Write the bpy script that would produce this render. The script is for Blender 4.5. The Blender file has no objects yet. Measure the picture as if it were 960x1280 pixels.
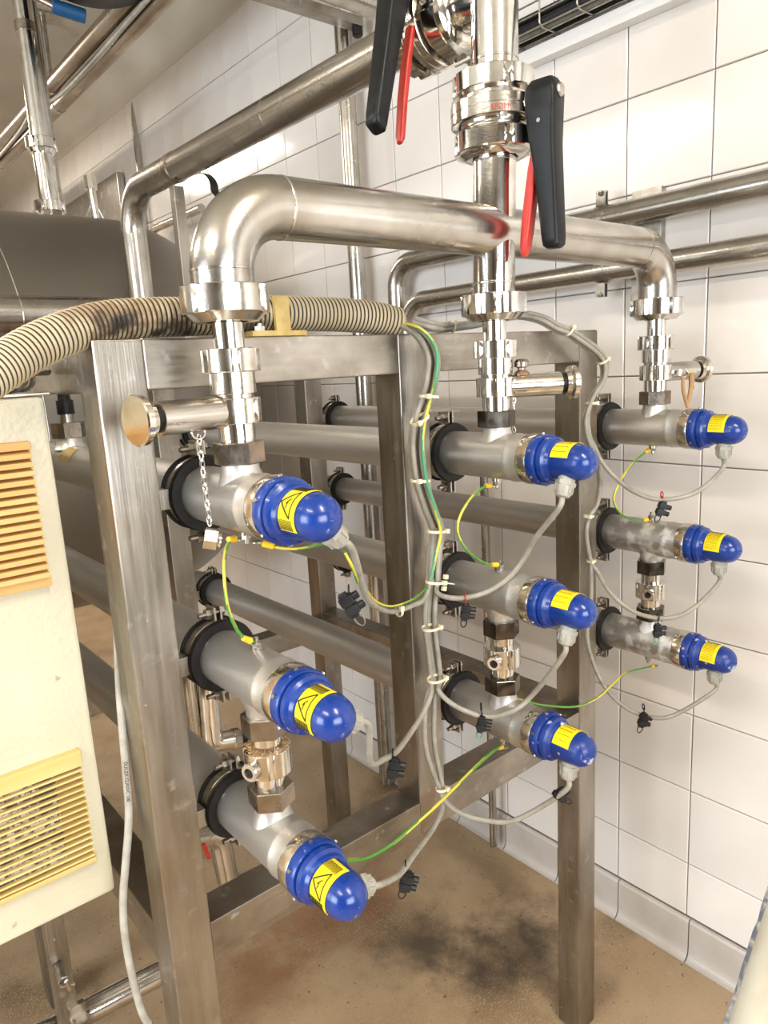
import bpy, bmesh, math, random
from mathutils import Vector, Matrix, Quaternion, noise
random.seed(7)
PI = math.pi
sc = bpy.context.scene
C = sc.collection

# ---------------------------------------------------------------- camera, world, lights, exposure
cam_data = bpy.data.cameras.new('camera')
cam = bpy.data.objects.new('camera', cam_data)
C.objects.link(cam)
right = Vector((0.76514016, -0.64160900, -0.05383685))
down = Vector((-0.16853205, -0.11887488, -0.97850177))
fwd = Vector((0.62141569, 0.75776425, -0.19908763))
cam.matrix_world = Matrix(((right.x, -down.x, -fwd.x, 0.0), (right.y, -down.y, -fwd.y, 0.0),
                           (right.z, -down.z, -fwd.z, 1.52), (0, 0, 0, 1)))
cam_data.sensor_fit = 'HORIZONTAL'
cam_data.sensor_width = 36.0
cam_data.lens = 900.0 / 960.0 * 36.0
cam_data.clip_start = 0.02
sc.camera = cam
sc.view_settings.view_transform = 'Standard'
sc.view_settings.look = 'None'
sc.view_settings.gamma = 1.0
sc.view_settings.use_curve_mapping = False
sc.view_settings.exposure = -0.16

world = bpy.data.worlds.new('world'); sc.world = world
world.use_nodes = True
wbg = world.node_tree.nodes['Background']
wbg.inputs[0].default_value = (0.80, 0.88, 1.0, 1)
wbg.inputs[1].default_value = 1.0

LAMPS = [(-1.35, 2.9), (-1.35, 0.2), (0.35, -0.9), (0.55, 4.6)]      # ceiling luminaires (x, y), long side along y
CEIL = 2.98
def area(name, loc, rot, sx, sy, power, col):
    l = bpy.data.lights.new(name, 'AREA'); l.shape = 'RECTANGLE'; l.size = sx; l.size_y = sy
    l.energy = power; l.color = col
    o = bpy.data.objects.new(name, l); C.objects.link(o); o.location = loc; o.rotation_euler = rot
    return o
for i, (x, y) in enumerate(LAMPS):
    area('ceiling_lamp_light', (x, y, CEIL - 0.115), (0, 0, 0), 0.22, 1.25, 42, (1.0, 0.91, 0.79))
# daylight through the two windows (in the left wall and in the wall behind the photographer)
area('window_daylight', (-2.96, 1.2, 1.45), (0, -PI / 2, 0), 1.5, 2.2, 150, (0.82, 0.91, 1.0))
area('window_daylight', (-0.2, -2.36, 1.55), (PI / 2, 0, 0), 2.0, 1.3, 110, (0.86, 0.93, 1.0))

# ---------------------------------------------------------------- helpers
def nd(nt, t, **kw):
    n = nt.nodes.new(t)
    for k, v in kw.items():
        if k.startswith('i_'):
            n.inputs[k[2:].replace('_', ' ')].default_value = v
        else:
            setattr(n, k, v)
    return n
def lin(c): return tuple(((x / 255.0) / 12.92 if x / 255.0 <= 0.04045 else ((x / 255.0 + 0.055) / 1.055) ** 2.4) for x in c)
def material(name, col, rough=0.5, metal=0.0, col2=None, scale=(8, 8, 8), detail=4.0, mixlo=0.4, mixhi=0.6,
             rvar=0.0, bump=0.0, bscale=60.0, stretch=None, spots=None, coat=0.0, obj_coords=True, spec=0.5):
    """principled material; col..col2 blend by noise, optional roughness variation, bump and dark/light spots"""
    m = bpy.data.materials.new(name); m.use_nodes = True
    nt = m.node_tree; b = nt.nodes['Principled BSDF']
    b.inputs['Base Color'].default_value = (*col, 1); b.inputs['Roughness'].default_value = rough
    b.inputs['Metallic'].default_value = metal; b.inputs['Coat Weight'].default_value = coat
    b.inputs['Specular IOR Level'].default_value = spec
    tc = nd(nt, 'ShaderNodeTexCoord')
    mp = nd(nt, 'ShaderNodeMapping'); mp.inputs['Scale'].default_value = scale
    nt.links.new(tc.outputs['Object'], mp.inputs['Vector'])
    cur = None
    if col2 is not None:
        n = nd(nt, 'ShaderNodeTexNoise'); n.inputs['Scale'].default_value = 1.0; n.inputs['Detail'].default_value = detail
        nt.links.new(mp.outputs[0], n.inputs['Vector'])
        r = nd(nt, 'ShaderNodeMapRange'); r.inputs['From Min'].default_value = mixlo; r.inputs['From Max'].default_value = mixhi
        nt.links.new(n.outputs['Fac'], r.inputs['Value'])
        mx = nd(nt, 'ShaderNodeMix', data_type='RGBA'); mx.inputs[6].default_value = (*col, 1); mx.inputs[7].default_value = (*col2, 1)
        nt.links.new(r.outputs[0], mx.inputs[0]); cur = mx.outputs[2]
    for sp in (spots or []):
        scol, sscale, lo, hi = sp
        n = nd(nt, 'ShaderNodeTexNoise'); n.inputs['Scale'].default_value = sscale; n.inputs['Detail'].default_value = 5
        nt.links.new(tc.outputs['Object'], n.inputs['Vector'])
        r = nd(nt, 'ShaderNodeMapRange'); r.inputs['From Min'].default_value = lo; r.inputs['From Max'].default_value = hi
        nt.links.new(n.outputs['Fac'], r.inputs['Value'])
        mx = nd(nt, 'ShaderNodeMix', data_type='RGBA'); mx.inputs[6].default_value = (*col, 1); mx.inputs[7].default_value = (*scol, 1)
        if cur: nt.links.new(cur, mx.inputs[6])
        nt.links.new(r.outputs[0], mx.inputs[0]); cur = mx.outputs[2]
        if metal > 0:
            mr = nd(nt, 'ShaderNodeMapRange'); mr.inputs['To Min'].default_value = metal; mr.inputs['To Max'].default_value = metal * 0.5
            nt.links.new(r.outputs[0], mr.inputs['Value']); nt.links.new(mr.outputs[0], b.inputs['Metallic'])
    if cur: nt.links.new(cur, b.inputs['Base Color'])
    if rvar:
        n = nd(nt, 'ShaderNodeTexNoise'); n.inputs['Scale'].default_value = 1.0; n.inputs['Detail'].default_value = 3
        mp2 = nd(nt, 'ShaderNodeMapping'); mp2.inputs['Scale'].default_value = stretch or scale
        nt.links.new(tc.outputs['Object'], mp2.inputs['Vector']); nt.links.new(mp2.outputs[0], n.inputs['Vector'])
        r = nd(nt, 'ShaderNodeMapRange'); r.inputs['From Min'].default_value = 0.3; r.inputs['From Max'].default_value = 0.7
        r.inputs['To Min'].default_value = max(0.02, rough - rvar); r.inputs['To Max'].default_value = rough + rvar
        nt.links.new(n.outputs['Fac'], r.inputs['Value']); nt.links.new(r.outputs[0], b.inputs['Roughness'])
    if bump:
        n = nd(nt, 'ShaderNodeTexNoise'); n.inputs['Scale'].default_value = bscale; n.inputs['Detail'].default_value = 3
        nt.links.new(tc.outputs['Object'], n.inputs['Vector'])
        if stretch:
            mp3 = nd(nt, 'ShaderNodeMapping'); mp3.inputs['Scale'].default_value = [q * bscale / 100 for q in stretch]
            nt.links.new(tc.outputs['Object'], mp3.inputs['Vector']); nt.links.new(mp3.outputs[0], n.inputs['Vector']); n.inputs['Scale'].default_value = 1.0
        bp = nd(nt, 'ShaderNodeBump'); bp.inputs['Strength'].default_value = bump; bp.inputs['Distance'].default_value = 0.002
        nt.links.new(n.outputs['Fac'], bp.inputs['Height']); nt.links.new(bp.outputs[0], b.inputs['Normal'])
    return m

class MB:
    """collects shapes with world coordinates into one mesh"""
    def __init__(s): s.v = []; s.f = []; s.m = []
    def add(s, vs, fs, mi=0):
        k = len(s.v); s.v += [tuple(v) for v in vs]
        s.f += [tuple(i + k for i in f) for f in fs]; s.m += [mi] * len(fs)
        return s
    def box(s, a, b, mi=0):
        x0, y0, z0 = a; x1, y1, z1 = b
        return s.add([(x0, y0, z0), (x1, y0, z0), (x1, y1, z0), (x0, y1, z0), (x0, y0, z1), (x1, y0, z1), (x1, y1, z1), (x0, y1, z1)],
                     [(0, 3, 2, 1), (4, 5, 6, 7), (0, 1, 5, 4), (1, 2, 6, 5), (2, 3, 7, 6), (3, 0, 4, 7)], mi)
    def obox(s, c, u, v, w, mi=0):
        """oriented box: centre and three half-axis vectors"""
        c, u, v, w = map(Vector, (c, u, v, w))
        P = [c + a * u + b * v + d * w for d in (-1, 1) for (a, b) in ((-1, -1), (1, -1), (1, 1), (-1, 1))]
        return s.add(P, [(0, 3, 2, 1), (4, 5, 6, 7), (0, 1, 5, 4), (1, 2, 6, 5), (2, 3, 7, 6), (3, 0, 4, 7)], mi)
    def lathe(s, prof, o, ax, n=32, mi=0, closed=False):
        """prof: list of (t along axis, radius)"""
        o = Vector(o); ax = Vector(ax).normalized(); u, w = frame(ax)
        k = len(s.v); rings = []
        for t, r in prof:
            if r < 1e-6:
                s.v.append(tuple(o + ax * t)); rings.append([len(s.v) - 1])
            else:
                rr = []
                for i in range(n):
                    a = 2 * PI * i / n
                    s.v.append(tuple(o + ax * t + (u * math.cos(a) + w * math.sin(a)) * r)); rr.append(len(s.v) - 1)
                rings.append(rr)
        pairs = list(zip(rings[:-1], rings[1:]))
        if closed: pairs.append((rings[-1], rings[0]))
        for A, B in pairs:
            for i in range(n):
                j = (i + 1) % n
                if len(A) == 1 and len(B) == 1: continue
                if len(A) == 1: f = (A[0], B[j], B[i])
                elif len(B) == 1: f = (A[i], A[j], B[0])
                else: f = (A[i], A[j], B[j], B[i])
                s.f.append(f); s.m.append(mi)
        return s
    def cyl(s, a, b, r, n=24, mi=0, ch=0.0, r2=None):
        a = Vector(a); b = Vector(b); L = (b - a).length; r2 = r if r2 is None else r2
        if ch: p = [(0, 0), (0, r - ch), (ch, r), (L - ch, r2), (L, r2 - ch), (L, 0)]
        else: p = [(0, 0), (0, r), (L, r2), (L, 0)]
        return s.lathe(p, a, b - a, n, mi)
    def extrude(s, poly, o, u, w, ax, h0, h1, mi=0, ch=0.0):
        """polygon (x along u, y along w) swept along ax from h0 to h1"""
        o, u, w, ax = Vector(o), Vector(u).normalized(), Vector(w).normalized(), Vector(ax).normalized()
        n = len(poly)
        lev = [(h0, 1.0), (h1, 1.0)]
        if ch:
            rm = max(math.hypot(*q) for q in poly); sg = 1 if h1 > h0 else -1; c_ = min(rm * ch * 0.7, abs(h1 - h0) * 0.3)
            lev = [(h0, 1 - c_ / rm), (h0 + sg * c_, 1), (h1 - sg * c_, 1), (h1, 1 - c_ / rm)]
        k = len(s.v)
        for h, sc_ in lev:
            for x, y in poly: s.v.append(tuple(o + ax * h + u * x * sc_ + w * y * sc_))
        for l in range(len(lev) - 1):
            for i in range(n):
                j = (i + 1) % n
                s.f.append((k + l * n + i, k + l * n + j, k + (l + 1) * n + j, k + (l + 1) * n + i)); s.m.append(mi)
        s.f.append(tuple(k + n - 1 - i for i in range(n))); s.m.append(mi)
        s.f.append(tuple(k + (len(lev) - 1) * n + i for i in range(n))); s.m.append(mi)
        return s
    def tube(s, pts, r, n=16, mi=0, rf=None, mf=None, cap=True):
        """tube along a polyline (parallel transport); rf(i) radius, mf(i) material of the segment"""
        pts = [Vector(p) for p in pts]; N = len(pts)
        tang = [(pts[min(i + 1, N - 1)] - pts[max(i - 1, 0)]).normalized() for i in range(N)]
        u, w = frame(tang[0]); k = len(s.v)
        for i in range(N):
            if i:
                q = tang[i - 1].rotation_difference(tang[i]); u = q @ u
                u = (u - tang[i] * u.dot(tang[i])).normalized()
            w = tang[i].cross(u); rr = rf(i) if rf else r
            for j in range(n):
                a = 2 * PI * j / n
                s.v.append(tuple(pts[i] + (u * math.cos(a) + w * math.sin(a)) * rr))
        for i in range(N - 1):
            mm = mf(i) if mf else mi
            for j in range(n):
                j2 = (j + 1) % n
                s.f.append((k + i * n + j, k + i * n + j2, k + (i + 1) * n + j2, k + (i + 1) * n + j)); s.m.append(mm)
        if cap:
            s.f.append(tuple(k + n - 1 - j for j in range(n))); s.m.append(mi)
            s.f.append(tuple(k + (N - 1) * n + j for j in range(n))); s.m.append(mi)
        return s
    def loop(s, pts, r, n=8, mi=0):
        """closed tube through pts"""
        pts = [Vector(p) for p in pts]; N = len(pts); k = len(s.v)
        cen = sum(pts, Vector()) / N
        nrm = (pts[1] - pts[0]).cross(pts[N // 3] - pts[0]).normalized()
        for i in range(N):
            t = (pts[(i + 1) % N] - pts[i - 1]).normalized(); u = t.cross(nrm).normalized()
            for j in range(n):
                a = 2 * PI * j / n
                s.v.append(tuple(pts[i] + (u * math.cos(a) + nrm * math.sin(a)) * r))
        for i in range(N):
            i2 = (i + 1) % N
            for j in range(n):
                j2 = (j + 1) % n
                s.f.append((k + i * n + j, k + i * n + j2, k + i2 * n + j2, k + i2 * n + j)); s.m.append(mi)
        return s
def frame(ax):
    ax = ax.normalized()
    r = Vector((0, 0, 1)) if abs(ax.z) < 0.9 else Vector((0, 1, 0))
    u = ax.cross(r).normalized(); w = ax.cross(u).normalized()
    return u, w
def smooth_path(pts, per=8):
    P = [Vector(p) for p in pts]; P = [P[0] * 2 - P[1]] + P + [P[-1] * 2 - P[-2]]
    out = []
    for i in range(1, len(P) - 2):
        for k in range(per):
            t = k / per; a, b, c, d = P[i - 1], P[i], P[i + 1], P[i + 2]
            out.append(0.5 * ((2 * b) + (c - a) * t + (2 * a - 5 * b + 4 * c - d) * t * t + (3 * b - a - 3 * c + d) * t ** 3))
    out.append(P[-2]); return out
def fillet(pts, R, seg=14):
    """polyline with rounded corners of bend radius R (number or list per inner corner)"""
    P = [Vector(p) for p in pts]; out = [P[0]]
    for i in range(1, len(P) - 1):
        r = R[i - 1] if isinstance(R, (list, tuple)) else R
        a = (P[i - 1] - P[i]).normalized(); b = (P[i + 1] - P[i]).normalized()
        ang = a.angle(b); d = r / math.tan(ang / 2); bis = (a + b).normalized(); cc = P[i] + bis * (r / math.sin(ang / 2))
        s0 = P[i] + a * d - cc; s1 = P[i] + b * d - cc; tot = s0.angle(s1); axis = s0.cross(s1).normalized()
        for k in range(seg + 1):
            out.append(cc + Quaternion(axis, tot * k / seg) @ s0)
    out.append(P[-1]); return out
def world_loc(o):
    v = Vector(o.location)
    while o.parent: o = o.parent; v += Vector(o.location)
    return v
def obj(name, mb, mats, parent=None, bevel=0.0, smooth=True, angle=35, loc=None):
    """link the collected mesh as ONE object; vertices are world coordinates, origin at the parent (or at loc)"""
    base = world_loc(parent) if parent else Vector((0, 0, 0))
    org = Vector(loc) if loc is not None else (base if parent else Vector((0, 0, 0)))
    if parent is None and loc is None and mb.v:
        xs, ys, zs = zip(*mb.v); org = Vector(((min(xs) + max(xs)) / 2, (min(ys) + max(ys)) / 2, min(zs)))
    me = bpy.data.meshes.new(name)
    me.from_pydata([tuple(Vector(v) - org) for v in mb.v], [], mb.f)
    if not isinstance(mats, (list, tuple)): mats = [mats]
    for m in mats: me.materials.append(m)
    if len(mats) > 1: me.polygons.foreach_set('material_index', mb.m)
    bm = bmesh.new(); bm.from_mesh(me); bmesh.ops.recalc_face_normals(bm, faces=bm.faces)
    if bevel:
        ed = [e for e in bm.edges if len(e.link_faces) == 2 and e.calc_face_angle(0) > 0.6]
        bmesh.ops.bevel(bm, geom=ed, offset=bevel, offset_type='OFFSET', segments=2, profile=0.5, affect='EDGES', clamp_overlap=True)
    bm.to_mesh(me); bm.free()
    if smooth:
        me.polygons.foreach_set('use_smooth', [True] * len(me.polygons))
        me.set_sharp_from_angle(angle=math.radians(angle))
    me.update()
    o = bpy.data.objects.new(name, me); C.objects.link(o)
    o.location = org - base
    if parent: o.parent = parent
    if bevel:
        wn = o.modifiers.new('weighted', 'WEIGHTED_NORMAL'); wn.keep_sharp = True; wn.weight = 80
    return o
def tag(o, label=None, cat=None, group=None, kind=None):
    if label: o['label'] = label
    if cat: o['category'] = cat
    if group: o['group'] = group
    if kind: o['kind'] = kind
    return o
def thing(name, label, cat, loc=(0, 0, 0), group=None):
    o = bpy.data.objects.new(name, None); C.objects.link(o); o.location = loc; o.empty_display_size = 0.05
    return tag(o, label, cat, group)
def copy_tree(o, parent=None):
    c = o.copy(); C.objects.link(c)
    if parent: c.parent = parent
    for ch in list(o.children): copy_tree(ch, c)
    return c
def polygon(n, r, rot=0.0): return [(r * math.cos(rot + 2 * PI * i / n), r * math.sin(rot + 2 * PI * i / n)) for i in range(n)]
def slotted(r, n_slots, depth, width, seg=72, rot=0.0):
    """outline of a union nut: circle with rectangular grooves"""
    out = []
    for i in range(seg):
        a = 2 * PI * i / seg
        d = min(abs((a - rot - 2 * PI * k / n_slots + PI) % (2 * PI) - PI) for k in range(n_slots))
        rr = r - depth if d * r < width else r
        out.append((rr * math.cos(a), rr * math.sin(a)))
    return out
X, Y, Z = Vector((1, 0, 0)), Vector((0, 1, 0)), Vector((0, 0, 1))

# ---------------------------------------------------------------- materials
M = {}
M['frame'] = material('brushed_frame_steel', (0.41, 0.372, 0.32), 0.36, 1.0, (0.225, 0.195, 0.155), (16, 16, 5.0), 5, 0.35, 0.72, 0.08,
                      0.16, 240, (120, 120, 6), [((0.30, 0.21, 0.13), 5.5, 0.60, 0.80), ((0.46, 0.44, 0.40), 40, 0.62, 0.76), ((0.60, 0.58, 0.54), 150, 0.70, 0.76)])
M['frame_h'] = material('brushed_beam_steel', (0.41, 0.372, 0.32), 0.36, 1.0, (0.225, 0.195, 0.155), (12.0, 12, 16), 5, 0.35, 0.72, 0.08,
                        0.16, 240, (6, 120, 120), [((0.30, 0.22, 0.15), 5, 0.62, 0.82), ((0.46, 0.44, 0.40), 40, 0.62, 0.76)])
M['tube'] = material('satin_tube_steel', (0.66, 0.635, 0.595), 0.44, 0.88, (0.54, 0.515, 0.475), (9, 3, 9), 4, 0.4, 0.7, 0.08, 0.12, 320,
                     None, [((0.66, 0.66, 0.65), 60, 0.70, 0.74)])
M['tube_scaled'] = material('scaled_tube_steel', (0.58, 0.555, 0.52), 0.46, 0.9, (0.44, 0.42, 0.385), (12, 4, 12), 5, 0.4, 0.7, 0.1, 0.2, 260,
                     None, [((0.70, 0.69, 0.66), 48, 0.50, 0.62)])
M['pipe'] = material('drawn_pipe_steel', (0.56, 0.53, 0.485), 0.25, 1.0, (0.40, 0.365, 0.31), (14, 14, 14), 5, 0.35, 0.72, 0.05, 0.08, 180)
M['polish'] = material('polished_fitting_steel', (0.74, 0.715, 0.67), 0.12, 1.0, (0.60, 0.56, 0.50), (30, 30, 30), 4, 0.45, 0.7, 0.06, 0.03, 300)
M['fitting'] = material('machined_fitting_steel', (0.70, 0.655, 0.58), 0.19, 1.0, (0.52, 0.46, 0.37), (30, 30, 30), 4, 0.45, 0.7, 0.08, 0.05, 300,
                        None, [((0.40, 0.28, 0.16), 26, 0.64, 0.78)])
M['hex'] = material('tarnished_hex_steel', (0.30, 0.255, 0.21), 0.30, 1.0, (0.42, 0.36, 0.30), (30, 30, 30), 4, 0.4, 0.7, 0.08, 0.1, 200,
                    None, [((0.42, 0.24, 0.10), 34, 0.56, 0.72)])
M['hexdark'] = material('dark_wet_hex_steel', (0.10, 0.085, 0.07), 0.2, 1.0, (0.20, 0.17, 0.13), (40, 40, 40), 4, 0.4, 0.7, 0.08)
M['rust'] = material('rust_crust', (0.36, 0.19, 0.07), 0.9, 0.0, (0.55, 0.36, 0.18), (220, 220, 220), 4, 0.4, 0.6, 0, 1.0, 500)
M['dull'] = material('dull_tank_steel', (0.34, 0.31, 0.265), 0.46, 0.95, (0.28, 0.255, 0.215), (2, 2, 3), 4, 0.4, 0.7, 0.06, 0.04, 40)
M['bluecap'] = material('blue_cap_plastic', (0.003, 0.027, 0.185), 0.26, 0.0, (0.005, 0.038, 0.235), (30, 30, 30), 3, 0.4, 0.7, 0.07, 0.05, 300,
                        None, [((0.22, 0.28, 0.50), 90, 0.70, 0.78)], coat=0.15)
M['bluescale'] = material('limescaled_blue_plastic', (0.005, 0.024, 0.17), 0.34, 0.0, (0.008, 0.035, 0.22), (30, 30, 30), 3, 0.4, 0.7, 0.07, 0.25, 300,
                        None, [((0.50, 0.53, 0.60), 75, 0.60, 0.70)])
M['yellow'] = material('yellow_label_vinyl', (0.93, 0.72, 0.01), 0.35, 0.0, (0.85, 0.62, 0.01), (60, 60, 60))
M['print'] = material('black_label_print', (0.015, 0.014, 0.01), 0.5)
M['gland'] = material('grey_cream_plastic', (0.36, 0.345, 0.29), 0.42, 0.0, (0.29, 0.27, 0.215), (60, 60, 60), 4, 0.4, 0.7, 0.05, 0.1, 300)
M['cable'] = material('grey_cable_sheath', (0.33, 0.305, 0.25), 0.42, 0.0, (0.25, 0.225, 0.18), (50, 50, 50), 4, 0.4, 0.7, 0.05, 0.05, 400)
M['whitecable'] = material('pale_cable_sheath', (0.44, 0.42, 0.36), 0.45, 0.0, (0.34, 0.31, 0.25), (40, 40, 40))
M['green'] = material('green_wire', (0.075, 0.24, 0.035), 0.4, 0.0)
M['tealgreen'] = material('faded_green_wire', (0.07, 0.30, 0.15), 0.4, 0.0)
M['wyellow'] = material('yellow_wire_stripe', (0.62, 0.50, 0.06), 0.4, 0.0)
M['ferrule'] = material('yellow_crimp_sleeve', (0.85, 0.50, 0.02), 0.4, 0.0)
M['tie'] = material('natural_cable_tie_nylon', (0.74, 0.67, 0.47), 0.35, 0.0)
M['black'] = material('black_plastic', (0.010, 0.010, 0.011), 0.38, 0.0, (0.018, 0.018, 0.018), (40, 40, 40))
M['handle'] = material('black_grip_plastic', (0.004, 0.0045, 0.005), 0.40, 0.0, (0.008, 0.0085, 0.009), (20, 20, 60), 4, 0.4, 0.7, 0.05, 0.08, 300)
M['red'] = material('red_trigger_plastic', (0.50, 0.030, 0.016), 0.38, 0.0, (0.42, 0.025, 0.014), (50, 50, 50))
M['rubber'] = material('black_rubber', (0.007, 0.006, 0.006), 0.5, 0.0, (0.014, 0.012, 0.010), (60, 60, 60), 4, 0.4, 0.7, 0.1, 0.3, 150)
M['zinc'] = material('zinc_bolt_steel', (0.50, 0.48, 0.44), 0.3, 1.0, (0.40, 0.36, 0.30), (60, 60, 60))
M['cream'] = material('cream_textured_enamel', (0.63, 0.575, 0.42), 0.42, 0.0, (0.57, 0.51, 0.355), (5, 5, 5), 5, 0.4, 0.7, 0.06, 0.55, 130,
                      None, [((0.36, 0.30, 0.19), 26, 0.69, 0.73)])
M['wood'] = material('ochre_vent_slats', (0.62, 0.34, 0.10), 0.55, 0.0, (0.70, 0.42, 0.15), (6, 30, 60), 5, 0.4, 0.7, 0.05, 0.2, 120)
M['wood2'] = material('pale_ochre_vent_slats', (0.64, 0.45, 0.15), 0.5, 0.0, (0.72, 0.54, 0.22), (6, 30, 60), 5, 0.4, 0.7, 0.05, 0.2, 120)
M['brass'] = material('yellowed_plastic_shaded_label', (0.52, 0.38, 0.13), 0.42, 0.0, (0.42, 0.29, 0.09), (40, 40, 40))
M['filter'] = material('dusty_filter_mat', (0.56, 0.50, 0.42), 0.95, 0.0, (0.10, 0.08, 0.06), (260, 260, 260), 3, 0.46, 0.56, 0, 1.0, 400,
                       None, [((0.06, 0.05, 0.04), 30, 0.52, 0.62)])
M['bluesleeve'] = material('blue_sleeve', (0.01, 0.09, 0.24), 0.5)
M['whiteenamel'] = material('white_enamel', (0.80, 0.78, 0.74), 0.4)
M['dust'] = material('pale_grit', (0.62, 0.56, 0.48), 0.9)

def only_front(m, y0, y1):
    """the scale settles near the capped end of the tube: fade the last spot layer out along the tube"""
    nt = m.node_tree; tc = nd(nt, 'ShaderNodeTexCoord'); sx = nd(nt, 'ShaderNodeSeparateXYZ'); nt.links.new(tc.outputs['Object'], sx.inputs[0])
    r = nd(nt, 'ShaderNodeMapRange', interpolation_type='SMOOTHSTEP'); r.inputs['From Min'].default_value = y0; r.inputs['From Max'].default_value = y1; r.inputs['To Min'].default_value = 1; r.inputs['To Max'].default_value = 0
    nt.links.new(sx.outputs['Y'], r.inputs['Value'])
    mix = [n for n in nt.nodes if n.type == 'MIX'][-1]; src = mix.inputs[0].links[0].from_socket
    mu = nd(nt, 'ShaderNodeMath', operation='MULTIPLY'); nt.links.new(src, mu.inputs[0]); nt.links.new(r.outputs[0], mu.inputs[1])
    for l in list(src.links):
        if l.to_node != mu: nt.links.new(mu.outputs[0], l.to_socket)
only_front(M['tube_scaled'], 0.20, 0.30)
for k_ in ('black', 'handle', 'rubber'): M[k_].node_tree.nodes['Principled BSDF'].inputs['Specular IOR Level'].default_value = 0.28

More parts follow.
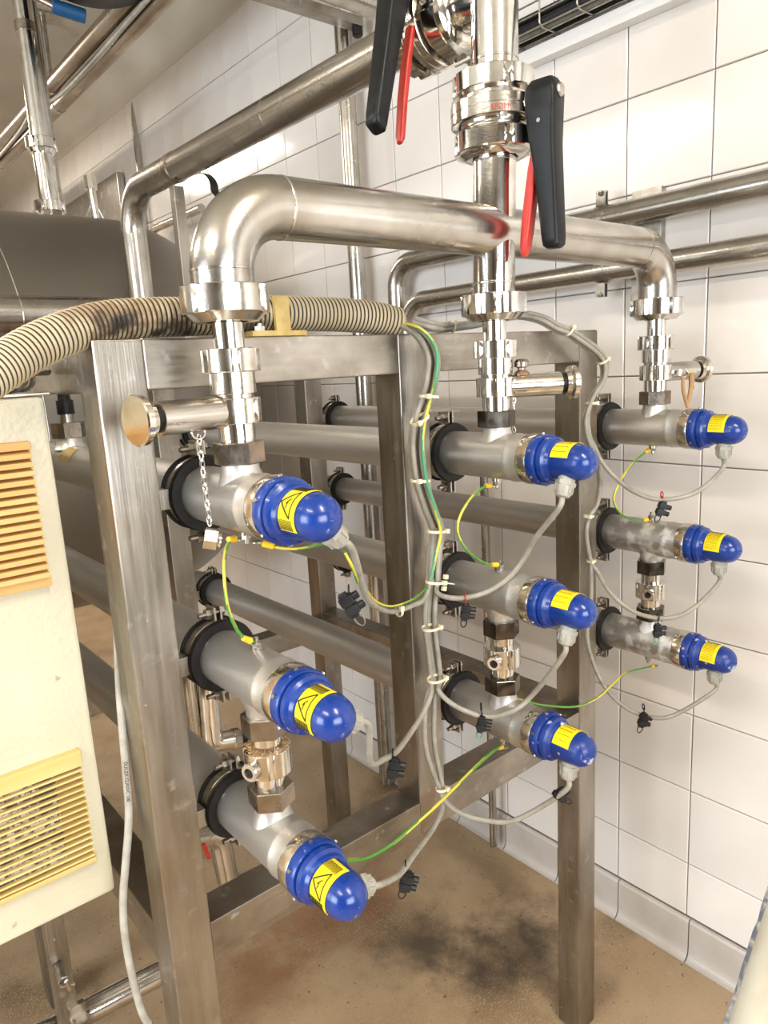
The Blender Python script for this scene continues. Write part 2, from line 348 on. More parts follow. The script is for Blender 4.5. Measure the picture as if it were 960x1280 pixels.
# world coordinates (metres) of the cables, wires, ties and terminal blocks
PATHS = {
 'bundle_mid': [(0.7539,0.85,1.5817),(0.7507,0.81,1.5625),(0.764,0.8,1.5301),(0.7586,0.8,1.4926),(0.7547,0.81,1.4631),(0.7432,0.812,1.435),(0.7378,0.814,1.3965),(0.7429,0.814,1.3425),(0.7589,0.814,1.2955),(0.7742,0.814,1.2551),(0.7669,0.814,1.2196),(0.7574,0.81,1.18),(0.7497,0.81,1.1376),(0.7475,0.81,1.1002),(0.7519,0.81,1.0507),(0.7552,0.81,1.0104)],
 'mid_mid': [(0.7474,0.81,0.9691),(0.7435,0.81,0.8985),(0.7481,0.8,0.8183)],
 'mid_mid2': [(0.7314,0.81,0.9749),(0.727,0.81,0.898),(0.7444,0.8,0.8199)],
 'tail_left1': [(0.732,0.805,1.1554),(0.7018,0.8,1.1538),(0.6564,0.785,1.1603),(0.6024,0.75,1.1853),(0.5419,0.7,1.2238),(0.5025,0.66,1.26),(0.4693,0.62,1.2998),(0.4577,0.61,1.3224)],
 'tail_left2': [(0.7385,0.805,0.9924),(0.7038,0.79,0.9739),(0.6493,0.76,0.9722),(0.5898,0.72,0.9851),(0.5424,0.69,1.0051),(0.4892,0.65,1.0397),(0.462,0.625,1.0752),(0.4511,0.61,1.1039)],
 'tail_left3': [(0.7387,0.79,0.7915),(0.7006,0.77,0.7859),(0.6503,0.74,0.7996),(0.594,0.7,0.8273),(0.5305,0.655,0.8574),(0.4892,0.63,0.8712),(0.4568,0.61,0.8858)],
 'tail_mid1': [(0.7556,0.8,1.1624),(0.7622,0.78,1.1558),(0.7813,0.76,1.1553),(0.8115,0.74,1.1626),(0.8366,0.72,1.183),(0.85,0.7,1.2148),(0.8422,0.67,1.2542),(0.8308,0.64,1.2992),(0.8172,0.61,1.3326)],
 'tail_mid2': [(0.7502,0.8,0.997),(0.7534,0.78,0.9816),(0.7676,0.755,0.9684),(0.7928,0.73,0.9582),(0.8185,0.7,0.9706),(0.844,0.68,0.9972),(0.8442,0.65,1.0444),(0.8247,0.61,1.097)],
 'tail_mid3': [(0.7449,0.79,0.802),(0.7534,0.76,0.7886),(0.7747,0.73,0.7813),(0.8013,0.7,0.7803),(0.8276,0.67,0.8013),(0.8325,0.64,0.8403),(0.825,0.61,0.8754)],
 'bundle_right': [(0.8054,0.83,1.5751),(0.9115,0.9,1.5794),(0.9826,0.91,1.5852),(1.0294,0.9,1.5926),(1.068,0.88,1.598),(1.077,0.84,1.5876),(1.0967,0.82,1.5706),(1.1208,0.81,1.5612),(1.143,0.8,1.5461),(1.1805,0.8,1.5294),(1.2091,0.8,1.5109),(1.2173,0.8,1.4883),(1.207,0.8,1.4679),(1.1837,0.8,1.4499),(1.1684,0.8,1.4301)],
 'r1': [(1.1558,0.8,1.4028),(1.1636,0.8,1.366),(1.1771,0.795,1.3404),(1.1758,0.78,1.3186),(1.1878,0.76,1.291),(1.1887,0.72,1.2672),(1.2003,0.68,1.2545),(1.2253,0.64,1.2592),(1.2609,0.62,1.2748),(1.2929,0.61,1.2976),(1.316,0.61,1.3167)],
 'r2': [(1.1558,0.8,1.4028),(1.1636,0.8,1.366),(1.1979,0.8,1.3191),(1.2035,0.8,1.295),(1.2038,0.8,1.2665),(1.2008,0.805,1.2314),(1.1841,0.81,1.2096),(1.1736,0.81,1.1762),(1.1873,0.81,1.1196),(1.1973,0.8,1.0944),(1.1879,0.77,1.0663),(1.1967,0.74,1.038),(1.207,0.7,1.0234),(1.2318,0.66,1.0231),(1.2545,0.63,1.0432),(1.2947,0.62,1.0636),(1.3009,0.61,1.0831)],
 'r3': [(1.1558,0.8,1.4028),(1.1636,0.8,1.366),(1.1974,0.805,1.3189),(1.2035,0.8,1.295),(1.2038,0.8,1.2665),(1.2008,0.805,1.2314),(1.1841,0.81,1.2096),(1.1736,0.81,1.1762),(1.1873,0.81,1.1196),(1.1905,0.81,1.0405),(1.1771,0.81,0.966),(1.1895,0.805,0.9048),(1.1977,0.78,0.8522),(1.2015,0.74,0.8242),(1.2143,0.7,0.813),(1.2421,0.66,0.8171),(1.2876,0.64,0.8279),(1.286,0.61,0.864)],
 'e_right1': [(1.3249,0.765,1.3282),(1.3014,0.765,1.3213),(1.245,0.755,1.31),(1.1937,0.75,1.2819),(1.173,0.75,1.2499),(1.2004,0.75,1.2174),(1.2679,0.76,1.1931),(1.3156,0.76,1.1845)],
 'e_mid1': [(0.8514,0.762,1.3237),(0.8342,0.76,1.3264),(0.7939,0.75,1.3184),(0.7596,0.745,1.295),(0.7516,0.745,1.2693),(0.7675,0.745,1.24),(0.8023,0.75,1.2139),(0.83,0.752,1.1995),(0.8529,0.752,1.1945)],
 'e_left1': [(0.404,0.775,1.3224),(0.3929,0.77,1.3253),(0.3806,0.765,1.3148),(0.3733,0.76,1.2907),(0.3717,0.757,1.252),(0.38,0.757,1.2194),(0.3924,0.757,1.2014),(0.4039,0.757,1.1938)],
 'e_right3': [(1.3764,0.775,0.845),(1.3286,0.77,0.8564),(1.2493,0.765,0.873),(1.1894,0.76,0.8685),(1.1397,0.76,0.8584),(1.0759,0.765,0.8611),(0.9921,0.77,0.8915),(0.9588,0.78,0.9063),(0.9427,0.8,0.9131)],
 'e_mid3': [(0.8674,0.765,0.8619),(0.8412,0.76,0.87),(0.7658,0.745,0.8684),(0.6951,0.735,0.858),(0.6323,0.73,0.8479),(0.5754,0.725,0.8418),(0.5272,0.72,0.8477),(0.4897,0.715,0.8654)],
 'e_left1b': [(0.3994,0.72,1.3288),(0.4143,0.705,1.3215),(0.4275,0.68,1.3209),(0.4383,0.65,1.3291),(0.445,0.62,1.3432)],
 'e_block': [(0.4463,0.615,1.324),(0.4584,0.62,1.3041),(0.4872,0.65,1.2727)],
 'e_loop': [(0.5071,0.66,1.2559),(0.5682,0.72,1.2126),(0.6285,0.76,1.1809),(0.6935,0.79,1.1672),(0.7328,0.805,1.1697),(0.7571,0.81,1.176)],
 'e_bundle': [(0.7451,0.84,1.5834),(0.7387,0.8,1.5689),(0.7582,0.79,1.538),(0.7561,0.79,1.5008),(0.752,0.8,1.4657),(0.7388,0.8,1.4356),(0.7316,0.8,1.3978),(0.7367,0.8,1.3446),(0.7527,0.8,1.2983),(0.7626,0.8,1.2593),(0.7503,0.8,1.2255),(0.7379,0.8,1.1905)],
 'ties': [(0.755,0.8,1.4702),(0.734,0.8,1.4385),(0.7347,0.805,1.3444),(0.7657,0.805,1.2593),(0.7512,0.8,1.1794),(0.7384,0.8,1.1067),(0.7459,0.8,1.0167),(0.7434,0.795,0.8227),(0.6626,0.785,1.1587),(1.1184,0.81,1.5627),(1.2092,0.8,1.5065),(1.1735,0.8,1.4297),(1.1815,0.81,1.2101),(1.19,0.81,1.1173),(0.9076,0.9,1.5781)],
 'blocks': [(0.4735,0.65,1.2487),(0.5661,0.7,0.9777),(0.5531,0.67,0.824),(0.7784,0.76,1.1322),(0.7809,0.735,0.9483),(0.8437,0.63,0.8398),(1.2027,0.67,1.2374),(1.2165,0.68,0.9967),(1.2057,0.7,0.8076)],
 'white_cable': [(0.2805,0.9,1.1512),(0.2763,0.9,1.0855),(0.273,0.9,1.0179),(0.2686,0.9,0.949),(0.2559,0.9,0.883),(0.247,0.9,0.8388),(0.2422,0.9,0.7918),(0.2423,0.9,0.7409),(0.2457,0.9,0.6867),(0.2501,0.9,0.6491),(0.2565,0.9,0.6256)],
 'strap': [(0.915,1.8807,2.0299),(0.915,1.8331,2.0273),(0.915,1.7791,2.0211),(0.915,1.7297,2.0046),(0.915,1.7049,1.9808),(0.915,1.701,1.9597),(0.915,1.6795,1.9425)],
}

# ---------------------------------------------------------------- the setting
WX = 1.547                      # face of the tiled wall
def tint(m, amt):
    """slight brightness difference from one object to the next"""
    nt = m.node_tree; b = nt.nodes['Principled BSDF']
    oi = nd(nt, 'ShaderNodeObjectInfo'); r = nd(nt, 'ShaderNodeMapRange')
    r.inputs['To Min'].default_value = 1 - amt; r.inputs['To Max'].default_value = 1 + amt
    hs = nd(nt, 'ShaderNodeHueSaturation')
    src = b.inputs['Base Color'].links[0].from_socket if b.inputs['Base Color'].links else None
    if src: nt.links.new(src, hs.inputs['Color'])
    else: hs.inputs['Color'].default_value = b.inputs['Base Color'].default_value
    nt.links.new(oi.outputs['Random'], r.inputs['Value']); nt.links.new(r.outputs[0], hs.inputs['Value'])
    nt.links.new(hs.outputs[0], b.inputs['Base Color'])
M['tile'] = material('glazed_wall_tile', (0.80, 0.75, 0.695), 0.10, 0.0, (0.77, 0.715, 0.655), (5, 5, 5), 3, 0.4, 0.7, 0.03, 0.16, 9, spec=0.55)
tint(M['tile'], 0.035)
M['grout'] = material('grey_tile_grout', (0.30, 0.27, 0.24), 0.9, 0.0, (0.22, 0.20, 0.17), (20, 20, 20))
M['skirt'] = material('grey_skirting_tile', (0.56, 0.50, 0.44), 0.38, 0.0, (0.50, 0.44, 0.37), (12, 12, 12), 5, 0.4, 0.7, 0.06, 0.1, 60)
tint(M['skirt'], 0.04)
M['plaster'] = material('painted_plaster', (0.60, 0.55, 0.46), 0.55, 0.0, (0.53, 0.48, 0.39), (3, 3, 3), 6, 0.35, 0.7, 0.06, 0.35, 24)
M['cove'] = material('painted_cove', (0.72, 0.66, 0.55), 0.45, 0.0, (0.63, 0.57, 0.46), (5, 3, 5), 6, 0.35, 0.7, 0.06, 0.3, 16)
M['frost'] = material('window_frame_paint', (0.75, 0.74, 0.70), 0.4)

def floor_material():
    m = material('resin_sand_floor', (0.43, 0.30, 0.175), 0.42, 0.0, (0.32, 0.215, 0.115), (5, 5, 5), 7, 0.35, 0.68, 0.10, 0.35, 330,
                 None, [((0.20, 0.13, 0.065), 3.0, 0.53, 0.68), ((0.45, 0.325, 0.20), 300, 0.52, 0.68), ((0.10, 0.06, 0.03), 85, 0.66, 0.72)])
    nt = m.node_tree; b = nt.nodes['Principled BSDF']
    cur = b.inputs['Base Color'].links[0].from_socket
    tc = nd(nt, 'ShaderNodeTexCoord')
    # spilt stains, each with its own place, size and colour
    for x, y, sx, sy, col, amt in [(1.28, 1.12, .20, .16, (0.045, 0.032, 0.022), .92), (1.10, 1.30, .16, .13, (0.06, 0.042, 0.03), .8),
                                   (1.02, 1.62, .28, .20, (0.30, 0.10, 0.035), .62), (0.70, 1.50, .16, .20, (0.22, 0.09, 0.035), .6),
                                   (1.30, 0.92, .10, .08, (0.09, 0.05, 0.03), .6), (0.30, 1.25, .25, .30, (0.15, 0.09, 0.04), .6),
                                   (0.35, 0.95, .18, .14, (0.07, 0.04, 0.02), .75), (1.44, 1.4, .06, .5, (0.16, 0.10, 0.05), .5)]:
        mp = nd(nt, 'ShaderNodeMapping', vector_type='TEXTURE')
        mp.inputs['Location'].default_value = (x, y, 0); mp.inputs['Scale'].default_value = (sx, sy, 1)
        nt.links.new(tc.outputs['Object'], mp.inputs['Vector'])
        ln = nd(nt, 'ShaderNodeVectorMath', operation='LENGTH'); nt.links.new(mp.outputs[0], ln.inputs[0])
        n = nd(nt, 'ShaderNodeTexNoise'); n.inputs['Scale'].default_value = 9; n.inputs['Detail'].default_value = 7; n.inputs['Roughness'].default_value = 0.65
        nt.links.new(tc.outputs['Object'], n.inputs['Vector'])
        ad = nd(nt, 'ShaderNodeMath', operation='MULTIPLY_ADD'); ad.inputs[1].default_value = 2.6
        nt.links.new(n.outputs['Fac'], ad.inputs[0]); nt.links.new(ln.outputs['Value'], ad.inputs[2])
        r = nd(nt, 'ShaderNodeMapRange', interpolation_type='SMOOTHSTEP'); r.inputs['From Min'].default_value = 1.2; r.inputs['From Max'].default_value = 2.5
        r.inputs['To Min'].default_value = amt; r.inputs['To Max'].default_value = 0
        nt.links.new(ad.outputs[0], r.inputs['Value'])
        mx = nd(nt, 'ShaderNodeMix', data_type='RGBA'); mx.inputs[7].default_value = (*col, 1)
        nt.links.new(r.outputs[0], mx.inputs[0]); nt.links.new(cur, mx.inputs[6]); cur = mx.outputs[2]
    nt.links.new(cur, b.inputs['Base Color'])
    return m
M['floor'] = floor_material()
M['farwall'] = material('dark_brown_wall_paint', (0.16, 0.135, 0.105), 0.6, 0.0, (0.11, 0.09, 0.07), (1.5, 1.5, 1.5))  # dark brown, set so the steel picks up darker reflections

# slope added: floor lowered away from the wall to drop the right post's foot
FD = -0.048
def floor_z(x): return 0.0 if x > WX - 0.02 else max(FD, -0.14 * (WX - 0.02 - x))
fl = MB(); xs_ = [-3.1, WX - 0.02 + FD / 0.14, WX - 0.02, WX + 0.15]
fl.extrude([(xs_[0], -0.15), (xs_[3], -0.15), (xs_[3], 0), (xs_[2], 0), (xs_[1], FD), (xs_[0], FD)], (0, 0, 0), X, Z, Y, -2.5, 6.5)
tag(obj('floor', fl, M['floor'], loc=(0, 0, 0), smooth=False), kind='structure')
tag(obj('ceiling', MB().box((-3.1, -2.5, CEIL), (WX + 0.15, 6.5, CEIL + 0.1)), M['plaster']), kind='structure')
wall = tag(obj('wall_right', MB().box((WX + 0.006, -2.5, 0), (WX + 0.15, 6.5, CEIL)), M['grout'], loc=(WX, 0, 0)), kind='structure')
tag(obj('wall_far', MB().box((-3.1, 6.35, 0), (WX, 6.5, CEIL)), M['tile']), kind='structure')
# wall behind the photographer and wall to the left, each with a window opening
wb = MB()
for a, b in [((-3.1, -2.5, 0), (-1.3, -2.4, CEIL)), ((0.9, -2.5, 0), (WX, -2.4, CEIL)), ((-1.3, -2.5, 0), (0.9, -2.4, 0.8)), ((-1.3, -2.5, 2.3), (0.9, -2.4, CEIL))]: wb.box(a, b)
tag(obj('wall_back', wb, M['farwall']), kind='structure')
wl = MB()
for a, b in [((-3.1, -2.4, 0), (-3.0, 0.0, CEIL)), ((-3.1, 2.4, 0), (-3.0, 6.35, CEIL)), ((-3.1, 0.0, 0), (-3.0, 2.4, 0.65)), ((-3.1, 0.0, 2.25), (-3.0, 2.4, CEIL))]: wl.box(a, b)
tag(obj('wall_left', wl, M['farwall']), kind='structure')
for n, (a, b, ax) in enumerate([((-3.06, 0.0, 0.65), (-3.03, 2.4, 2.25), 1), ((-1.3, -2.46, 0.8), (0.9, -2.43, 2.3), 0)]):
    f = MB(); t = 0.05
    if ax == 1:
        for y in (0.0, 1.175, 2.35): f.box((a[0], y, a[2]), (b[0], y + t, b[2]))
        for z in (a[2], b[2] - t): f.box((a[0], a[1], z), (b[0], b[1], z + t))
    else:
        for x in (-1.3, -0.225, 0.85): f.box((x, a[1], a[2]), (x + t, b[1], b[2]))
        for z in (a[2], b[2] - t): f.box((a[0], a[1], z), (b[0], b[1], z + t))
    tag(obj('window_%d' % (n + 1), f, M['frost']), kind='structure')
# cove between the tiled wall and the ceiling
cv = MB(); r = CEIL - 2.835
prof = [(WX + 0.005, 2.825), (WX - 0.004, 2.830)] + [(WX - 0.004 - r + r * math.cos(a), 2.835 + r * math.sin(a)) for a in [PI / 2 * k / 10 for k in range(11)]] + [(WX + 0.005, CEIL)]
cv.extrude(prof, (0, 0, 0), X, Z, Y, -2.4, 6.35)
tag(obj('trim_1', cv, M['cove']), kind='structure')

# tiles: 195 x 200 mm squares; joints at y = 0.770 + 0.195 k and z = 2.064 + 0.2 k
TW, TH, G = 0.195, 0.2, 0.0027
def tile_mb(w, h):
    m = MB(); t = 0.007; c = 0.0016
    # local coordinates: x out of the wall (towards the room is -x)
    A = [(0, -w / 2, -h / 2), (0, w / 2, -h / 2), (0, w / 2, h / 2), (0, -w / 2, h / 2)]
    B = [(-t + c, y, z) for _, y, z in A]
    D = [(-t, y - math.copysign(c, y), z - math.copysign(c, z)) for _, y, z in A]
    m.add(A + B + D, [(i + 4 * l, (i + 1) % 4 + 4 * l, (i + 1) % 4 + 4 * l + 4, i + 4 * l + 4) for l in (0, 1) for i in range(4)] + [(8, 9, 10, 11)])
    return m
def mesh_of(name, mb, mat):
    me = bpy.data.meshes.new(name); me.from_pydata(mb.v, [], mb.f)
    bm = bmesh.new(); bm.from_mesh(me); bmesh.ops.recalc_face_normals(bm, faces=bm.faces); bm.to_mesh(me); bm.free()
    me.materials.append(mat); return me
rows = [(0.1165, 0.264)] + [(0.264 + TH * k, 0.264 + TH * (k + 1)) for k in range(12)] + [(2.664, 2.832)]
meshes = {}
cells = []
for z0, z1 in rows:
    for k in range(-15, 30):
        y0 = 0.770 + TW * k; y1 = min(y0 + TW, 6.345)
        if y1 - y0 < 0.03: continue
        c = Vector((WX, (y0 + y1) / 2, (z0 + z1) / 2)); d = c - Vector((0, 0, 1.52))
        zc = d.dot(fwd)
        if zc > 0.3:
            px = 480 + 900 * d.dot(right) / zc; py = 640 + 900 * d.dot(down) / zc
        else: px = py = -9999
        vis = -60 < px < 1030 and -90 < py < 1330 and c.y > 0.3
        # hidden behind the tank and the frame's lower left: the far low tiles
        if px < 260 and py > 560: vis = False
        if px < 60 and py > 270: vis = False
        cells.append((not vis, zc, z0, z1, y0, y1))
cells.sort(key=lambda c: (c[0], c[1]))
rest = MB(); rt = random.Random(3)
for i, (hid, zc, z0, z1, y0, y1) in enumerate(cells):
    w, h = y1 - y0 - G, z1 - z0 - G
    cy, cz = (y0 + y1) / 2, (z0 + z1) / 2
    if i < 300 and not hid:
        key = (round(w, 4), round(h, 4))
        if key not in meshes: meshes[key] = mesh_of('tile', tile_mb(w, h), M['tile'])
        o = bpy.data.objects.new('tile', meshes[key]); C.objects.link(o); o.parent = wall
        o.location = (0.0065 + rt.uniform(-0.0003, 0.0003), cy, cz)
        o.rotation_euler = (0, rt.uniform(-0.0022, 0.0022), rt.uniform(-0.0022, 0.0022))
    else:
        tm = tile_mb(w, h)
        rest.add([(x + WX + 0.0065, y + cy, z + cz) for x, y, z in tm.v], tm.f)
tag(obj('distant_tiles', rest, M['tile'], wall, smooth=False), kind='stuff')

# skirting with a coved foot, laid in pieces 200 mm long
def skirt_profile():
    p = [(0.0, 0.0), (-0.026, 0.0), (-0.026, 0.004)]
    for k in range(6):
        a = PI / 2 * k / 5
        p.append((-0.010 - 0.016 * (1 - math.sin(a)), 0.004 + 0.026 * (1 - math.cos(a))))
    p += [(-0.010, 0.106), (-0.007, 0.112), (0.0, 0.113)]
    return p
base = tag(obj('baseboard_right', MB().box((WX, -2.4, 0), (WX + 0.0055, 6.35, 0.113)), M['grout'], loc=(WX, 0, 0)), kind='structure')
sk = mesh_of('skirting_tile', MB().extrude(skirt_profile(), (0, 0, 0), X, Z, Y, 0.0016, 0.1984), M['skirt'])
for k in range(-12, 28):
    o = bpy.data.objects.new('skirting_tile', sk); C.objects.link(o); o.parent = base; o.location = (0.0, 0.757 + 0.2 * k, 0)

# ceiling luminaires (outside the photograph, they light the room)
M['tubeglow'] = bpy.data.materials.new('fluorescent_diffuser'); M['tubeglow'].use_nodes = True
_b = M['tubeglow'].node_tree.nodes['Principled BSDF']
_b.inputs['Emission Color'].default_value = (1.0, 0.90, 0.76, 1); _b.inputs['Emission Strength'].default_value = 14.0
for x, y in LAMPS:
    t = thing('ceiling_light', 'white ceiling luminaire with a glowing diffuser, outside the frame', 'lamp', (x, y, CEIL), 'ceiling luminaires')
    obj('housing', MB().box((x - 0.09, y - 0.68, CEIL - 0.085), (x + 0.09, y + 0.68, CEIL)), M['whiteenamel'], t, bevel=0.006)
    obj('diffuser', MB().box((x - 0.075, y - 0.64, CEIL - 0.10), (x + 0.075, y + 0.64, CEIL - 0.086)), M['tubeglow'], t)

# ---------------------------------------------------------------- the tubular steel frame
FY = 0.84; FS = 0.06                       # front plane and profile size
PX = [0.280, 0.734, 1.194]                 # left edges of the posts
RY = 1.79                                  # rear posts
frame_t = thing('steel_frame', 'brushed square-tube steel frame carrying the rows of heater tubes', 'frame', (0.767, 1.3, 0))
for i, x in enumerate(PX):
    for y in (FY, RY):
        z0 = 0.717 if i == 1 and y == FY else (0.69 if i == 1 else floor_z(x + 0.03) + 0.0002)
        obj('post', MB().box((x, y, z0), (x + FS, y + FS, 1.566)), M['frame'], frame_t, bevel=0.0035)
def beam(a, b): return obj('beam', MB().box(a, b), M['frame_h'], frame_t, bevel=0.003)
e = 0.0006
for i in range(2):
    x0, x1 = PX[i] + FS - 0.001, PX[i + 1] + 0.001
    beam((x0, FY + e, 1.506), (x1, FY + FS - e, 1.5655))
    beam((x0, FY + e, 0.717), (x1, FY + FS - e, 0.779))
    beam((x0, RY + e, 1.506), (x1, RY + FS - e, 1.5655))
    beam((x0, RY + e, 0.690), (x1, RY + FS - e, 0.750))
for x in PX:
    beam((x + e, FY + FS - 0.001, 1.506), (x + FS - e, RY + 0.001, 1.5655))
for x in (PX[0], PX[2]):
    beam((x + e, FY + FS - 0.001, 0.717), (x + FS - e, RY + 0.001, 0.779))

# ---------------------------------------------------------------- heater tubes with blue caps
XC = [0.406, 0.857, 1.322]; ZR = [1.371, 1.148, 0.926]; TIP = 0.577; CY = 0.756
TR = 0.0362
def earth_stud(mb, p, d):
    p, d = Vector(p), Vector(d)
    mb.cyl(p - d * 0.004, p + d * 0.004, 0.0075, 16)
    mb.extrude(polygon(6, 0.0062), p, *frame(d), d, 0.004, 0.009)
    mb.cyl(p, p + d * 0.016, 0.0032, 12, ch=0.001)
def arc_patch(rad, a0, a1, y0, y1, n=24, ny=2, thick=0.0004):
    """curved sheet around the axis (local), angle a measured from +z towards -x"""
    mb = MB(); vs = []; fs = []
    for s in (0, 1):
        for j in range(ny + 1):
            for i in range(n + 1):
                a = a0 + (a1 - a0) * i / n; r = rad + thick * s
                vs.append((-math.sin(a) * r, y0 + (y1 - y0) * j / ny, math.cos(a) * r))
    W = n + 1; L = W * (ny + 1)
    for s in (0, 1):
        for j in range(ny):
            for i in range(n):
                q = s * L + j * W + i; fs.append((q, q + 1, q + W + 1, q + W))
    for i in range(n): fs.append((i, i + 1, L + i + 1, L + i)); q = ny * W + i; fs.append((q, q + 1, L + q + 1, L + q))
    for j in range(ny): q = j * W; fs.append((q, q + W, L + q + W, L + q)); q = j * W + n; fs.append((q, q + W, L + q + W, L + q))
    return mb.add(vs, fs)
LABR = 0.0272
def label_map(u, v, lift=0.0006):
    """u: metres around the label, v: metres along the tube (0 = dome end)"""
    a = u / LABR; r = LABR + 0.0004 + lift
    return (-math.sin(a) * r, 0.0305 + v * 0.72, math.cos(a) * r)
def stroke(mb, u0, v0, u1, v1, w, segs=6):
    d = Vector((u1 - u0, v1 - v0)); n = Vector((-d.y, d.x)).normalized() * w / 2
    vs = []; fs = []
    for i in range(segs + 1):
        p = Vector((u0, v0)) + d * i / segs
        for sg in (-1, 1):
            q = p + n * sg
            for lf in (0.0002, 0.0007): vs.append(label_map(q.x, q.y, lf))
    for i in range(segs):
        k = i * 4
        for a, b in ((0, 1), (1, 3), (3, 2), (2, 0)): fs.append((k + a, k + b, k + 4 + b, k + 4 + a))
    fs += [(0, 1, 3, 2), tuple(segs * 4 + j for j in (0, 1, 3, 2))]
    mb.add(vs, fs)
boss_dir = {0: Z, 1: -Z, 2: Z}
CAPS = {0: 'left', 1: 'middle', 2: 'right'}; ROWS = {0: 'top', 1: 'centre', 2: 'bottom'}
TUBE_LABEL = {
 (0, 0): 'steel heater tube under the dangling chain, blue cap nearest the camera with triangle warning label',
 (0, 1): 'left column middle steel heater tube, blue cap with triangle warning label above the rusty coupling',
 (0, 2): 'left column lowest steel heater tube, blue cap hanging over the floor in the foreground',
 (1, 0): 'middle column top steel heater tube, blue cap with blank-looking yellow label beside the centre riser',
 (1, 1): 'middle column centre steel heater tube, blue cap above the red-tied terminal block cable',
 (1, 2): 'middle column lowest steel heater tube, scale-spotted blue cap in front of the right post',
 (2, 0): 'right column top steel heater tube, clean dark steel with blue cap against the tiles',
 (2, 1): 'right column centre steel heater tube, lightly scaled steel with blue cap against the tiles',
 (2, 2): 'right column lowest steel heater tube, white limescale over its blue cap and steel'}
cap_prof = [(0, 0)]
for k in range(1, 13):
    a = PI / 2 * k / 12
    cap_prof.append((0.0255 * (1 - math.cos(a)), 0.0258 * math.sin(a)))
cap_prof += [(0.030, 0.0268), (0.060, 0.0271), (0.0605, 0.0292), (0.066, 0.0310), (0.069, 0.0348), (0.0755, 0.0356), (0.076, 0.0335),
             (0.0785, 0.0335), (0.079, 0.0372), (0.081, 0.0382), (0.093, 0.0382), (0.095, 0.0375), (0.095, 0.020)]
rnd = random.Random(5)
